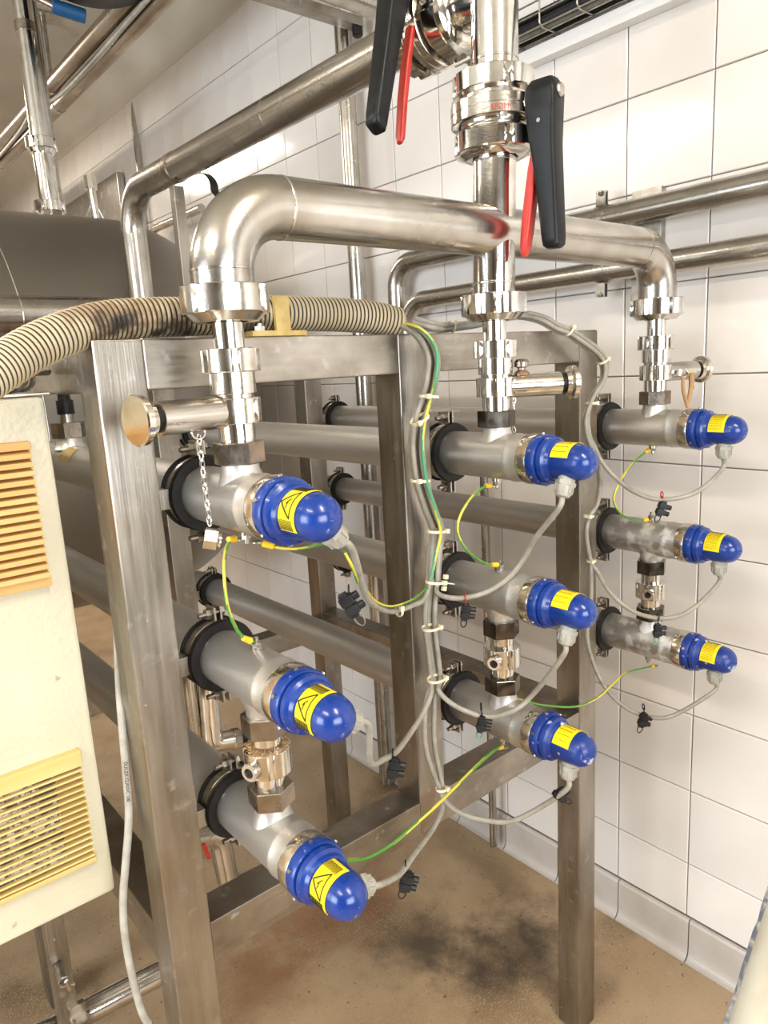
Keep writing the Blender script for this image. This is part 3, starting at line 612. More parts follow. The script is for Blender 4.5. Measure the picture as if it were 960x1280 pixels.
for c in range(3):
    for r in range(3):
        L = Vector((XC[c], TIP, ZR[r]))
        scaled = (c == 2 and r > 0)
        tm = M['tube_scaled'] if scaled else M['tube']
        t = thing('heater_tube', TUBE_LABEL[(c, r)], 'pipe', L, 'blue-capped heater tubes in the frame')
        Yl = lambda y: y - TIP
        b = MB()
        b.lathe([(Yl(0.690), 0.020), (Yl(0.690), 0.0370), (Yl(0.697), 0.0362), (Yl(0.709), 0.0366), (Yl(0.712), 0.0374), (Yl(0.716), 0.0374), (Yl(0.719), 0.0360), (Yl(1.925), 0.0360), (Yl(1.94), 0.030), (Yl(1.94), 0.0)], L, Y, 48)
        ds = [boss_dir[r]]
        for d in ds:
            b.lathe([(0.020, 0.029), (0.034, 0.0245), (0.039, 0.0225), (0.048, 0.0220), (0.048, 0.0)], (XC[c], CY, ZR[r]), d, 32)
        obj('tube_body', b, tm, t)
        obj('clamp_collar', MB().lathe([(Yl(0.6715), 0.02), (Yl(0.6715), 0.0375), (Yl(0.674), 0.0382), (Yl(0.687), 0.0382), (Yl(0.690), 0.0375), (Yl(0.690), 0.02)], L, Y, 48),
            M['fitting'], t)
        sd = -Z if r == 0 else Z
        if r == 2: sd = -Z
        st = MB(); earth_stud(st, Vector((XC[c], 0.762, ZR[r])) + sd * 0.0365 + Vector((0, -0.004, 0)), sd)
        obj('earth_stud', st, M['zinc'], t)
        cap = obj('cap', MB().lathe(cap_prof, L, Y, 48), M['bluescale'] if (c == 2 and r == 2) or (c == 1 and r == 2) else M['bluecap'], t, angle=30)
        nb = MB(); nb.lathe([(-0.0012, 0), (-0.0012, 0.0016), (0.0006, 0.0026)], L, Y, 16)
        for k in range(8):
            a = 2 * PI * k / 8 + 0.35; p = L + Vector((math.cos(a) * 0.0355, 0.1005 + 0.0085, math.sin(a) * 0.0355))
        obj('cap_boss', nb, M['bluecap'], cap)
        sc_ = MB()
        for k in range(6):
            a = 2 * PI * k / 6 + 0.6; rad = Vector((math.cos(a), 0, math.sin(a)))
            p = L + rad * 0.0385 + Y * 0.087; sc_.cyl(p, p + rad * 0.0022, 0.0026, 10)
        obj('cap_screws', sc_, M['zinc'], cap)
        # label: rolled around the cap body, then turned to face away from the gland
        lw = 0.066 if c == 0 else 0.060
        lab = arc_patch(LABR, -lw / LABR / 2, lw / LABR / 2, 0.0285, 0.0585)
        lo = obj('warning_label', MB().add([Vector(v) + L for v in lab.v], lab.f), M['yellow'], t)
        pr = MB()
        # warning triangle with the flash, and rows of small print
        s = 0.026; ux, vy = (0.002, 0.020)
        tri = [(ux - 0.0, vy + 0.017), (ux - 0.016, vy - 0.011), (ux + 0.016, vy - 0.011)] if c == 0 else []
        if c == 0:
            for i in range(3): a_, b_ = tri[i], tri[(i + 1) % 3]; stroke(pr, *a_, *b_, 0.0016)
            stroke(pr, ux - 0.005, vy - 0.003, ux + 0.001, vy + 0.004, 0.0013, 3); stroke(pr, ux + 0.001, vy + 0.004, ux - 0.001, vy + 0.0005, 0.0013, 3)
            stroke(pr, ux - 0.001, vy + 0.0005, ux + 0.006, vy + 0.002, 0.0013, 3)
            for side in (-1, 1):
                for k in range(9):
                    u0 = side * 0.0185 + side * 0.0013 * k + ux; v0 = 0.004
                    while v0 < 0.037:
                        ln = rnd.uniform(0.002, 0.006); stroke(pr, u0, v0, u0, min(v0 + ln, 0.038), 0.00045, 1); v0 += ln + 0.0012
        else:
            for k in range(17):
                u0 = -0.024 + 0.003 * k; v0 = 0.005
                if c == 1 and k % 3: continue
                while v0 < 0.036:
                    ln = rnd.uniform(0.002, 0.006); stroke(pr, u0, v0, u0, min(v0 + ln, 0.037), 0.00045, 1); v0 += ln + 0.0014
        po = obj('label_print', MB().add([Vector(v) + L for v in pr.v], pr.f), M['print'], lo, smooth=False)
        turn = {0: 48, 1: 8, 2: 30}[c]                    # degrees from +z towards -x
        lo.rotation_euler = (0, -math.radians(turn), 0)
        # cable gland, pointing away
        g = MB(); gy = 0.040
        g.lathe([(0.020, 0.0), (0.020, 0.0125), (0.030, 0.0125), (0.030, 0.0), ], L + Y * gy, -Z, 24)
        go = obj('cable_gland', g, M['gland'], t)
        gn = MB()
        gn.extrude(polygon(6, 0.0150), L + Y * gy, X, Y, -Z, 0.030, 0.036)
        gn.lathe([(0.036, 0.0132), (0.046, 0.0128), (0.052, 0.0100), (0.054, 0.0055), (0.054, 0.0)], L + Y * gy, -Z, 20)
        for k in range(10):
            a = 2 * PI * k / 10; rad = Vector((math.cos(a), math.sin(a), 0))
            gn.obox(L + Y * gy + rad * 0.0130 - Z * 0.0415, rad * 0.0010, rad.cross(Z) * 0.0011, Z * 0.005)
        obj('gland_nut', gn, M['gland'], go)
        ga = {0: [-48, -58, -66][r], 1: [25, 18, 12][r], 2: 0}[c]      # degrees from -z; minus turns towards +x
        go.rotation_euler = (0, math.radians(ga), 0)

# ---------------------------------------------------------------- pipe clamps: rubber-lined two-piece rings bolted to the frame
def make_clamp(label, grp):
    t = thing('pipe_clamp', label, 'clamp', (0, 0, 0), grp)
    # ring around the origin, axis Y, width 26 mm
    rr = MB(); rr.lathe([(-0.018, 0.0364), (-0.018, 0.0480), (-0.0135, 0.0500), (-0.0125, 0.0495), (-0.0125, 0.0425), (0.0125, 0.0425), (0.0125, 0.0495), (0.0135, 0.0500), (0.018, 0.0480), (0.018, 0.0364)], (0, 0, 0), Y, 48, closed=True)
    obj('rubber_lining', rr, M['rubber'], t)
    band = MB()
    band.lathe([(-0.0115, 0.0415), (-0.0115, 0.0435), (0.0115, 0.0435), (0.0115, 0.0415)], (0, 0, 0), Y, 48, closed=True)
    st = MB(); st.lathe([(-0.0115, 0.0427), (-0.0115, 0.0462), (-0.004, 0.0462), (-0.003, 0.0470), (0.003, 0.0470), (0.004, 0.0462), (0.0115, 0.0462), (0.0115, 0.0427)], (0, 0, 0), Y, 48, closed=True)
    obj('steel_band', st, M['zinc'], t)
    for sg in (1, -1):
        lug = MB()
        for dx in (-0.0045, 0.0045):
            lug.box((dx - 0.0016, -0.012, sg * 0.044 if sg > 0 else -0.068), (dx + 0.0016, 0.012, 0.068 if sg > 0 else -0.044))
        obj('lug', lug, M['zinc'], t, bevel=0.0008)
        bo = MB()
        bo.cyl((-0.024, 0, sg * 0.058), (0.013, 0, sg * 0.058), 0.0036, 14, ch=0.0008)
        bo.extrude(polygon(6, 0.0072), (0, 0, sg * 0.058), Y, Z, X, 0.0065, 0.0125)
        bo.extrude(polygon(6, 0.0072), (0, 0, sg * 0.058), Y, Z, X, -0.0135, -0.0065)
        obj('bolt', bo, M['zinc'], t)
    obj('bracket', MB().box((-0.064, -0.012, -0.013), (-0.0485, 0.012, 0.013)), M['frame'], t, bevel=0.001)
    return t
first = make_clamp('', 'rubber-lined pipe clamps on the front posts')
cn = {0: 'left', 1: 'middle', 2: 'right'}; rn = {0: 'upper', 1: 'centre', 2: 'lower'}
desc = {(0, 0): 'rubber-lined pipe clamp behind the dangling chain', (0, 1): 'rubber-lined pipe clamp on the left post above the rusty coupling',
        (0, 2): 'lowest rubber-lined pipe clamp on the left post', (1, 0): 'rubber-lined pipe clamp beside the cable bundle, highest on the middle post',
        (1, 1): 'rubber-lined pipe clamp beside the cable bundle at mid height on the middle post', (1, 2): 'lowest rubber-lined pipe clamp on the middle post',
        (2, 0): 'rubber-lined pipe clamp highest on the right post', (2, 1): 'rubber-lined pipe clamp at mid height on the right post',
        (2, 2): 'lowest rubber-lined pipe clamp on the right post'}
used = False
for c in range(3):
    for r in range(3):
        t = first if not used else copy_tree(first); used = True
        t.location = (XC[c], 0.868, ZR[r]); t['label'] = desc[(c, r)]
rdesc = {(0, 0): 'rear pipe clamp hidden behind the left post, upper', (0, 1): 'rear pipe clamp hidden behind the left post, centre', (0, 2): 'rear pipe clamp hidden behind the left post, lower',
         (1, 0): 'rear pipe clamp on the thick tube behind the left coupling nut', (1, 1): 'rear pipe clamp at mid height on the rear middle post',
         (1, 2): 'rear pipe clamp seen above the left centre blue cap, holding the lowest middle tube',
         (2, 0): 'rear pipe clamp highest on the rear right post', (2, 1): 'rear pipe clamp above the left blue cap on the rear right post',
         (2, 2): 'lowest rear pipe clamp on the rear right post'}
for c in range(3):
    for r in range(3):
        t = copy_tree(first); t.location = (XC[c], 1.818, ZR[r]); t['label'] = rdesc[(c, r)]; t['group'] = 'rubber-lined pipe clamps on the rear posts'

# ---------------------------------------------------------------- screwed connection stacks on top of the three columns
def nut(mb, o, r, z0, z1, slots=5, depth=0.004, width=0.005, rot=0.4):
    mb.extrude(slotted(r, slots, depth, width, 80, rot), o, X, Y, Z, z0, z1, ch=0.03)
STACK = {0: 'union stack with a dull steel disc stub over the left column, nearest the camera',
         1: 'polished union stack under the centre riser with a stub pointing right',
         2: 'union stack nearest the wall, with a chained sampling stub pointing at the tiles'}
SDIR = {0: 189.5, 1: -31.0, 2: -14.0}
for c in range(3):
    x = XC[c]; t = thing('union_stack', STACK[c], 'pipe fitting', (x, CY, 1.418), 'union stacks above the heater tubes'); O = Vector((x, CY, 0))
    mat = M['fitting'] if c == 0 else M['polish']
    g = MB(); nut(g, O, 0.0495, 1.586, 1.616, 4, 0.0045, 0.0058, {0: -1.12, 1: -0.72, 2: -0.62}[c]); g.lathe([(1.5775, 0.024), (1.5775, 0.036), (1.587, 0.046), (1.587, 0.024)], O, Z, 48)
    obj('large_union_nut', g, mat, t, bevel=0.0)
    obj('neck', MB().lathe([(1.545, 0.0178), (1.59, 0.0178), (1.59, 0.0), (1.545, 0.0)], O, Z, 36), M['polish'], t)
    g = MB(); nut(g, O, 0.0335, 1.522, 1.548, 6, 0.0035, 0.0045, 0.2); obj('small_union_nut', g, mat, t)
    g = MB(); g.lathe([(1.492, 0.0), (1.492, 0.0225), (1.497, 0.0225), (1.498, 0.0262), (1.5215, 0.0262), (1.5215, 0)], O, Z, 40)
    obj('valve_seat', g, mat, t)
    g = MB(); nut(g, O, 0.0300, 1.464, 1.4925, 5, 0.0030, 0.0045, 0.0); obj('tee_ring', g, mat, t)
    g = MB(); g.lathe([(1.440, 0), (1.440, 0.0205), (1.446, 0.0205), (1.446, 0.0215), (1.4645, 0.0215), (1.4645, 0)], O, Z, 40); obj('lower_neck', g, M['polish'], t)
    g = MB(); g.extrude(polygon(6, 0.0295, {0: 0.42, 1: 0.30, 2: 0.1}[c]), O, X, Y, Z, 1.417, 1.4425, ch=0.05)
    obj('hex_nut', g, M['hexdark'] if c == 1 else M['hex'], t)
    b = math.radians(SDIR[c]); D = Vector((math.cos(b), math.sin(b), 0)); S0 = O + Z * 1.478
    g = MB(); g.lathe([(0.020, 0.0), (0.020, 0.0183), (0.103, 0.0183), (0.1035, 0.0172), (0.1035, 0.0)], S0, D, 40); so = obj('sampling_stub', g, M['pipe'] if c != 1 else M['fitting'], t)
    obj('seal', MB().lathe([(0.1034, 0.0), (0.1034, 0.0150), (0.111, 0.0150), (0.111, 0.0)], S0, D, 32), M['rubber'], so)
    obj('stub_disc', MB().lathe([(0.111, 0.0), (0.111, 0.0185), (0.118, 0.0205), (0.1205, 0.0262), (0.1275, 0.0268), (0.129, 0.0255), (0.129, 0.0)], S0, D, 44), M['fitting'], so)

# ---------------------------------------------------------------- couplings between the centre and the lowest tubes
COUP = {0: 'hexagonal coupling with a rusty crust between the lower two tubes of the left column',
        1: 'coupling with a round side plug between the lower two tubes of the middle column',
        2: 'wet-looking coupling between the lower two tubes of the right column by the wall'}
for c in range(3):
    x = XC[c]; t = thing('tube_coupling', COUP[c], 'pipe fitting', (x, CY, 0.97), 'couplings between heater tubes'); O = Vector((x, CY, 0))
    hm = M['hex'] if c == 0 else M['hexdark']
    for z0, z1 in ((1.0735, 1.1005), (0.9745, 1.0005)):
        g = MB(); g.extrude(polygon(6, 0.0300, 0.42), O, X, Y, Z, z0, z1, ch=0.05); obj('hex_nut', g, hm, t)
    for z0, z1 in ((1.054, 1.0745), (1.0, 1.0225)):
        obj('neck', MB().lathe([(z0, 0), (z0, 0.0195), (z1, 0.0195), (z1, 0)], O, Z, 36), M['polish'], t)
    g = MB(); nut(g, O, 0.0305, 1.0215, 1.0545, 4, 0.0022, 0.004, 1.2); ring = obj('ring', g, M['fitting'] if c == 0 else M['polish'], t)
    D = Vector((-0.93, -0.36, 0)).normalized(); P0 = O + Z * 1.036
    g = MB(); g.lathe([(0.026, 0), (0.026, 0.0120), (0.0375, 0.0120), (0.0390, 0.0108), (0.0390, 0.0068), (0.0345, 0.0062), (0.0345, 0)], P0, D, 28); pl_ = obj('side_plug', g, M['fitting'], ring)
    _in = MB().lathe([(0.0346, 0), (0.0346, 0.0058), (0.0352, 0.0058), (0.0352, 0)], P0, D, 20); obj('plug_hole_dark', _in, M['rubber'], t)  # black disc put in as the darkness inside the plug hole
    if c == 0:
        g = MB(); rr = random.Random(8)
        for k in range(260):
            a = rr.uniform(0, 2 * PI); q = rr.uniform(0.0195, 0.0287); h = rr.uniform(0.0005, 0.0022)
            p = O + Vector((math.cos(a) * q, math.sin(a) * q, 1.0540)); g.lathe([(0, 0.0019), (h * 0.6, 0.0014), (h, 0)], p, Z, 5)
        obj('rust_crust', g, M['rust'], ring, smooth=False)['kind'] = 'stuff'

# ---------------------------------------------------------------- distribution header with the riser
HZ = 1.706; HR = 0.0352
t = thing('distribution_header', 'thick steel header pipe bridging the three columns, with its centre riser', 'pipe', (XC[1], CY, 1.617))
g = MB(); pa = fillet([(XC[0], CY, 1.612), (XC[0], CY, HZ), (XC[1] + 0.005, CY, HZ)], 0.078, 22); g.tube(pa, HR, 40); obj('left_arm', g, M['pipe'], t)
g = MB(); pa = fillet([(XC[1] + 0.005, CY, HZ), (XC[2], CY, HZ), (XC[2], CY, 1.612)], 0.072, 22); g.tube(pa, HR, 40); obj('right_arm', g, M['pipe'], t)
R0, R1 = Vector((XC[1], CY, 1.612)), Vector((0.866, CY, 1.818)); RA = (R1 - R0).normalized(); RS = (Vector((0.874, CY, 2.0)) - R1).normalized()
g = MB(); g.tube([R0, R1], 0.0315, 40); obj('riser', g, M['polish'], t)
for p, ax, r in [(Vector((XC[0] , CY, 1.633)), Z, HR), (Vector((XC[0] + 0.082, CY, HZ)), X, HR), (Vector((XC[1], CY, 1.632)), Z, 0.0315), (Vector((0.8655, CY, 1.802)), Z, 0.0315),
                 (Vector((XC[2], CY, 1.636)), Z, HR), (Vector((XC[2] - 0.075, CY, HZ)), X, HR)]:
    obj('weld_seam', MB().lathe([(-0.0022, r - 0.001), (-0.001, r + 0.0007), (0.001, r + 0.0007), (0.0022, r - 0.001)], p, ax, 44, closed=True), M['fitting'], t)

# ---------------------------------------------------------------- butterfly valve on the riser
V0 = Vector((0.8665, CY, 0)); V0.z = 1.865
def valve(label, o, ax, hub_dir, lever_pts, lever_w, trig_pts, hub_len, near_r=0.0585):
    """o: centre of the disc, ax: pipe axis"""
    t = thing('butterfly_valve', label, 'valve', o, 'butterfly valves with black levers')
    u, w = frame(ax); u = hub_dir - ax * hub_dir.dot(ax); u.normalize(); w = ax.cross(u)
    for s in (1, -1):
        g = MB(); g.extrude(slotted(near_r, 4, 0.0045, 0.006, 80, 0.9), o, u, w, ax, s * 0.0255, s * 0.052, ch=0.035)
        g.lathe([(s * 0.052, 0.034), (s * 0.052, 0.051), (s * 0.058, 0.042), (s * 0.058, 0.034)], o, ax, 48, closed=True)
        obj('union_nut', g, M['polish'], t)
        obj('liner', MB().lathe([(s * 0.012, 0.0), (s * 0.012, 0.051), (s * 0.020, 0.051), (s * 0.0205, 0.0485), (s * 0.026, 0.0485), (s * 0.026, 0.0)], o, ax, 48), M['fitting'], t)
    g = MB(); g.lathe([(-0.0135, 0.0), (-0.0135, 0.061), (-0.0125, 0.0625), (-0.0012, 0.0625), (-0.0006, 0.0612), (0.0006, 0.0612), (0.0012, 0.0625), (0.0125, 0.0625), (0.0135, 0.061), (0.0135, 0.0)], o, ax, 64)
    body = obj('valve_body', g, M['fitting'], t)
    for k in range(4):
        a = PI / 4 + PI / 2 * k; p = o + (u * math.cos(a) + w * math.sin(a)) * 0.0565
        for s in (1, -1):
            g = MB(); g.extrude(polygon(6, 0.0058), p, u, w, ax * s, 0.0134, 0.0195); obj('bolt', g, M['zinc'], body)
    stem = MB(); stem.cyl(o + u * 0.055, o + u * (0.062 + 0.002), 0.019, 28, ch=0.001); stem.cyl(o + u * 0.06, o + u * 0.070, 0.0145, 24, ch=0.001)
    obj('stem', stem, M['fitting'], t)
    # lever: lofted box sections along lever_pts; each (centre, thickness along the stem, width)
    def loft(pts, mat, name, rc, side):
        g = MB(); rings = []
        for i, (p, th, wd) in enumerate(pts):
            sec = []
            for q, (sx, sy) in enumerate([(1, 1), (-1, 1), (-1, -1), (1, -1)]):
                hx, hy = th / 2, wd / 2; rcx = min(rc, hx * 0.8, hy * 0.8)
                a0 = [0, PI / 2, PI, 3 * PI / 2][q]
                for k in range(4):
                    a = a0 + PI / 2 * k / 3
                    sec.append(p + u * (sx * (hx - rcx) + math.cos(a) * rcx) + side * (sy * (hy - rcx) + math.sin(a) * rcx))
            rings.append(sec)
        vs = [v for s_ in rings for v in s_]; n = 16; fs = []
        for i in range(len(rings) - 1):
            for j in range(n): fs.append((i * n + j, i * n + (j + 1) % n, (i + 1) * n + (j + 1) % n, (i + 1) * n + j))
        fs.append(tuple(range(n))); fs.append(tuple((len(rings) - 1) * n + j for j in range(n)))
        g.add(vs, fs); return obj(name, g, mat, t, angle=40)
    return t, u, w, loft
hd = Vector((math.cos(math.radians(-80)), math.sin(math.radians(-80)), 0))
t, u, w, loft = valve('polished butterfly valve on the centre riser, black lever hanging straight down', V0, Z, hd, None, None, None, None)
side = Z.cross(u)
hub = V0 + u * 0.0835 + Z * 0.004 - side * 0.006
pts = []
for s, off, th, wd in [(-0.021, 0, 0.020, 0.014), (-0.019, 0, 0.034, 0.024), (-0.011, 0, 0.043, 0.034), (0.0, 0, 0.046, 0.037), (0.025, 0.000, 0.044, 0.036), (0.060, 0.002, 0.038, 0.034), (0.100, 0.006, 0.033, 0.032),
                       (0.150, 0.010, 0.029, 0.031), (0.185, 0.0125, 0.027, 0.030), (0.196, 0.013, 0.025, 0.028), (0.200, 0.013, 0.018, 0.020)]:
    pts.append((hub + u * (off) - Z * s, th, wd))
lv = loft(pts, M['handle'], 'lever', 0.006, side)
g = MB(); g.lathe([(0.1025, 0), (0.1025, 0.0092), (0.108, 0.0092), (0.110, 0.0075), (0.110, 0)], V0 + Z * 0.006 - side * 0.006, u, 28); obj('lever_bolt', g, M['zinc'], lv)
g = MB(); g.cyl(hub - side * 0.0178 - Z * 0.034, hub - side * 0.0186 - Z * 0.034, 0.0028, 14); obj('pin_hole', g, M['zinc'], lv)
pts = [(hub + u * (o_) - Z * s - side * (s * 0.05 - 0.004), th, wd) for s, o_, th, wd in [(0.045, -0.008, 0.010, 0.018), (0.09, -0.016, 0.013, 0.021), (0.13, -0.021, 0.014, 0.021), (0.170, -0.026, 0.014, 0.020), (0.196, -0.029, 0.012, 0.018), (0.206, -0.030, 0.006, 0.010)]]
loft(pts, M['red'], 'trigger', 0.004, side)
# raised rubber-grade lettering on the valve body
def text_mesh(body, size):
    cu = bpy.data.curves.new('txt', 'FONT'); cu.body = body; cu.size = size; cu.extrude = 0.0002; cu.resolution_u = 2; cu.align_x = 'CENTER'; cu.align_y = 'CENTER'
    o = bpy.data.objects.new('txt', cu); C.objects.link(o); bpy.context.view_layer.update()
    me = bpy.data.meshes.new_from_object(o.evaluated_get(bpy.context.evaluated_depsgraph_get()))
    vs = [v.co.copy() for v in me.vertices]; fs = [tuple(p.vertices) for p in me.polygons]
    bpy.data.objects.remove(o); bpy.data.curves.remove(cu); bpy.data.meshes.remove(me); return vs, fs
vs, fs = text_mesh('EPDM', 0.010)
g = MB(); a0 = math.radians(-131)
g.add([V0 + Vector((math.cos(a0 + v.x / 0.0625), math.sin(a0 + v.x / 0.0625), 0)) * (0.0627 + v.z) + Z * (v.y - 0.007) for v in vs], fs); obj('lettering', g, M['red'], t, smooth=False)

# vertical pipe above the valve and its cross tee towards the second valve
t = thing('riser_pipe', 'polished vertical steel pipe above the upper valve, running out of the top', 'pipe', (0.8715, CY, 1.92))
obj('pipe', MB().tube([Vector((0.870, CY, 1.915)), Vector((0.889, CY, 2.75))], 0.0335, 40), M['polish'], t)
obj('weld_seam', MB().lathe([(-0.002, 0.033), (-0.001, 0.0343), (0.001, 0.0343), (0.002, 0.033)], (0.8705, CY, 1.936), Z, 44, closed=True), M['fitting'], t)
OZ = 2.028; OX = 0.874
obj('side_branch', MB().tube([Vector((OX, CY + 0.02, OZ)), Vector((OX, CY + 0.060, OZ))], 0.0335, 36), M['polish'], t)
hd2 = Vector((-0.80, 0, 0.60)).normalized()
V2 = Vector((OX, 0.872, OZ))
t, u, w, loft = valve('stained butterfly valve on the overhead pipe, black lever cut by the top edge', V2, Y, hd2, None, None, None, None, 0.0625)
ld = Vector((-0.27, -0.03, -0.96)).normalized(); side = ld.cross(u).normalized()
hub = Vector((0.791, 0.868, 2.075))
pts = [(hub + ld * s, th, wd) for s, th, wd in [(-0.021, 0.020, 0.014), (-0.019, 0.030, 0.026), (-0.010, 0.040, 0.036), (0.0, 0.044, 0.039), (0.03, 0.040, 0.038), (0.09, 0.033, 0.034), (0.16, 0.029, 0.031), (0.216, 0.027, 0.029), (0.226, 0.025, 0.027), (0.230, 0.018, 0.02)]]
lv = loft(pts, M['handle'], 'lever', 0.006, side)
pts = [(hub + Vector(o_), th, wd) for o_, th, wd in [((0.022, 0, -0.070), 0.010, 0.016), ((0.010, 0, -0.12), 0.012, 0.017), ((0.000, 0, -0.17), 0.012, 0.017), ((-0.008, 0, -0.222), 0.011, 0.016), ((-0.010, 0, -0.230), 0.006, 0.010)]]
loft(pts, M['red'], 'trigger', 0.004, side)

# overhead pipe running back from that valve, then down
t = thing('overhead_pipe', 'brushed steel pipe sloping back above the frame and bending down behind the hose', 'pipe', (OX, 2.10, 1.70))
pa = fillet([(OX, 0.945, OZ), (OX, 2.135, OZ + 0.014), (OX, 2.125, 1.70)], 0.115, 22)
obj('pipe', MB().tube(pa, 0.0350, 40), M['pipe'], t)
g = MB(); g.lathe([(-0.0012, 0.0346), (-0.0006, 0.0355), (0.0006, 0.0355), (0.0012, 0.0346)], (OX, 1.35, OZ + 0.005), Y, 44, closed=True); obj('weld_seam', g, M['pipe'], t)
t = thing('pipe_support', 'slim square-tube support under the overhead pipe, with a strap round the pipe', 'support', (0.87, 1.82, 1.5655))
obj('upright', MB().box((0.857, 1.807, 1.5662), (0.885, 1.833, 1.992)), M['frame'], t, bevel=0.0015)
obj('strap', MB().lathe([(-0.011, 0.0352), (-0.011, 0.0368), (0.011, 0.0368), (0.011, 0.0352)], (OX, 1.82, OZ + 0.0105), Y, 44, closed=True), M['hex'], t)
st = smooth_path(PATHS['strap'], 6); g = MB()
vs = []; fs = []
for i, p in enumerate(st):
    tn = (st[min(i + 1, len(st) - 1)] - st[max(i - 1, 0)]).normalized(); nn = tn.cross(X).normalized() * 0.0008
    for a in (X * 0.010 + nn, X * -0.010 + nn, X * -0.010 - nn, X * 0.010 - nn): vs.append(p + a)
for i in range(len(st) - 1):
    for j in range(4): fs.append((i * 4 + j, i * 4 + (j + 1) % 4, i * 4 + 4 + (j + 1) % 4, i * 4 + 4 + j))
g.add(vs, fs); k = len(g.v)
tag(obj('loose_pipe_strap', g, M['black']), 'thin dark open strap dangling from the underside of the overhead pipe', 'strap')

# ---------------------------------------------------------------- two pipes along the tiled wall
WPX = 1.49
def pipe_thing(name, label, cat, pts, R, r, mat, n=32, group=None, seams=()):
    t = thing(name, label, cat, pts[-1], group)
    obj('pipe', MB().tube(fillet(pts, R), r, n) if len(pts) > 2 else MB().tube(pts, r, n), mat, t)
    for p, ax in seams: obj('weld_seam', MB().lathe([(-0.0015, r - 0.001), (0, r + 0.0006), (0.0015, r - 0.001)], p, ax, 32, closed=True), mat, t)
    return t
pipe_thing('wall_pipe', 'upper of the two steel pipes along the tiled wall', 'pipe', [(WPX, -0.6, 1.816), (WPX, 1.70, 1.816), (WPX, 1.70, 0.06)], 0.075, 0.0268, M['pipe'], seams=[((WPX, 1.62, 1.816), Y), ((WPX, 1.70, 1.73), Z)])
pipe_thing('wall_pipe', 'lower of the two steel pipes along the tiled wall', 'pipe', [(WPX, -0.6, 1.702), (WPX, 1.655, 1.702), (WPX - 0.0, 1.655, 0.06)], 0.075, 0.0240, M['pipe'], seams=[((WPX, 1.575, 1.702), Y)])
pipe_thing('standing_pipe', 'thin vertical steel pipe beside the black lever, reaching up to the bracket', 'pipe', [(WPX, 1.886, 2.535), (WPX, 1.886, 0.02)], 0, 0.0265, M['pipe'])
pipe_thing('standing_pipe', 'narrow vertical pipe low on the wall behind the middle column', 'pipe', [(1.50, 1.375, 1.30), (1.50, 1.375, 0.02)], 0, 0.012, M['pipe'])
g = MB(); g.box((1.528, 0.868, 1.60), (WX - 0.001, 0.938, 1.865))
t = thing('pipe_bracket', 'flat steel bracket plate on the tiles behind the two wall pipes', 'bracket', (1.53, 0.90, 1.60))
obj('plate', g, M['zinc'], t, bevel=0.001)
for z, r in ((1.816, 0.0268), (1.702, 0.0240)):
    obj('half_clip', MB().lathe([(-0.012, r + 0.0002), (-0.012, r + 0.0018), (0.012, r + 0.0018), (0.012, r + 0.0002)], (WPX, 0.985, z), Y, 36, closed=True), M['zinc'], t)
for z0, z1, s in ((1.842, 1.872, 1), (1.676, 1.646, -1)):
    cl = MB(); zc_ = (z0 + z1) / 2
    cl.box((WPX - 0.013, 0.973, min(z0, z1)), (WPX - 0.010, 0.997, max(z0, z1))); cl.box((WPX - 0.004, 0.973, min(z0, z1)), (WPX - 0.001, 0.997, max(z0, z1)))
    cl.cyl((WPX - 0.026, 0.985, z1 - s * 0.004), (WPX + 0.010, 0.985, z1 - s * 0.004), 0.0032, 10); cl.extrude(polygon(6, 0.0065), (WPX, 0.985, z1 - s * 0.004), Y, Z, X, -0.020, -0.014)
    obj('clip_bolt', cl, M['zinc'], t)
t = thing('ceiling_strut', 'dark steel strut sticking out near the ceiling behind the cut black lever', 'strut', (1.2, 1.80, 2.49))
obj('profile', MB().box((0.55, 1.800, 2.492), (1.500, 1.845, 2.537)), M['frame_h'], t, bevel=0.002)
obj('end_knob', MB().cyl((1.492, 1.82, 2.47), (1.492, 1.82, 2.55), 0.016, 16, ch=0.004), M['black'], t)
pipe_thing('ceiling_pipe', 'round brown-stained pipe crossing above the black lever at the top edge', 'pipe', [(1.53, 1.60, 2.44), (0.55, 1.60, 2.44)], 0, 0.030, M['pipe'])

# ---------------------------------------------------------------- cable basket on the wall
t = thing('cable_basket', 'wire cable basket on the wall at the top right', 'cable tray', (1.50, 0.5, 2.25))
y0, y1 = -0.8, 1.40
rails = [(1.455, 2.300), (1.455, 2.275), (1.462, 2.250), (1.490, 2.248), (1.518, 2.248)]
for x, z in rails: obj('long_wire', MB().tube([(x, y0, z), (x, y1, z)], 0.0022, 8), M['zinc'], t)
k = 0
yy = y0 + 0.03
while yy < y1:
    p = fillet([(1.455, yy, 2.315), (1.455, yy, 2.2465), (1.540, yy, 2.2465)], 0.012, 5); obj('cross_wire', MB().tube(p, 0.0022, 8), M['zinc'], t); yy += 0.10
tag(obj('trunking', MB().box((1.512, y0, 2.205), (WX - 0.0015, y1, 2.238)), M['whiteenamel'], bevel=0.002), 'pale cable trunking right under the wire basket', 'trunking')
for i, (x, z, r) in enumerate([(1.474, 2.262, 0.010), (1.494, 2.264, 0.012), (1.516, 2.262, 0.010), (1.482, 2.284, 0.009), (1.505, 2.286, 0.010)]):
    pts = [(x + random.uniform(-.003, .003), y0 + 0.02 + (y1 - y0 - 0.04) * q / 8, z + random.uniform(-.002, .002)) for q in range(9)]
    tag(obj('basket_cable', MB().tube(smooth_path(pts, 5), r, 10), M['black'] if i != 1 else M['cable']), 'thick grey cable in the wire basket at the top right' if i == 1 else 'black cable lying in the wire basket at the top right', 'cable',
        None if i == 1 else 'black cables in the wire basket')

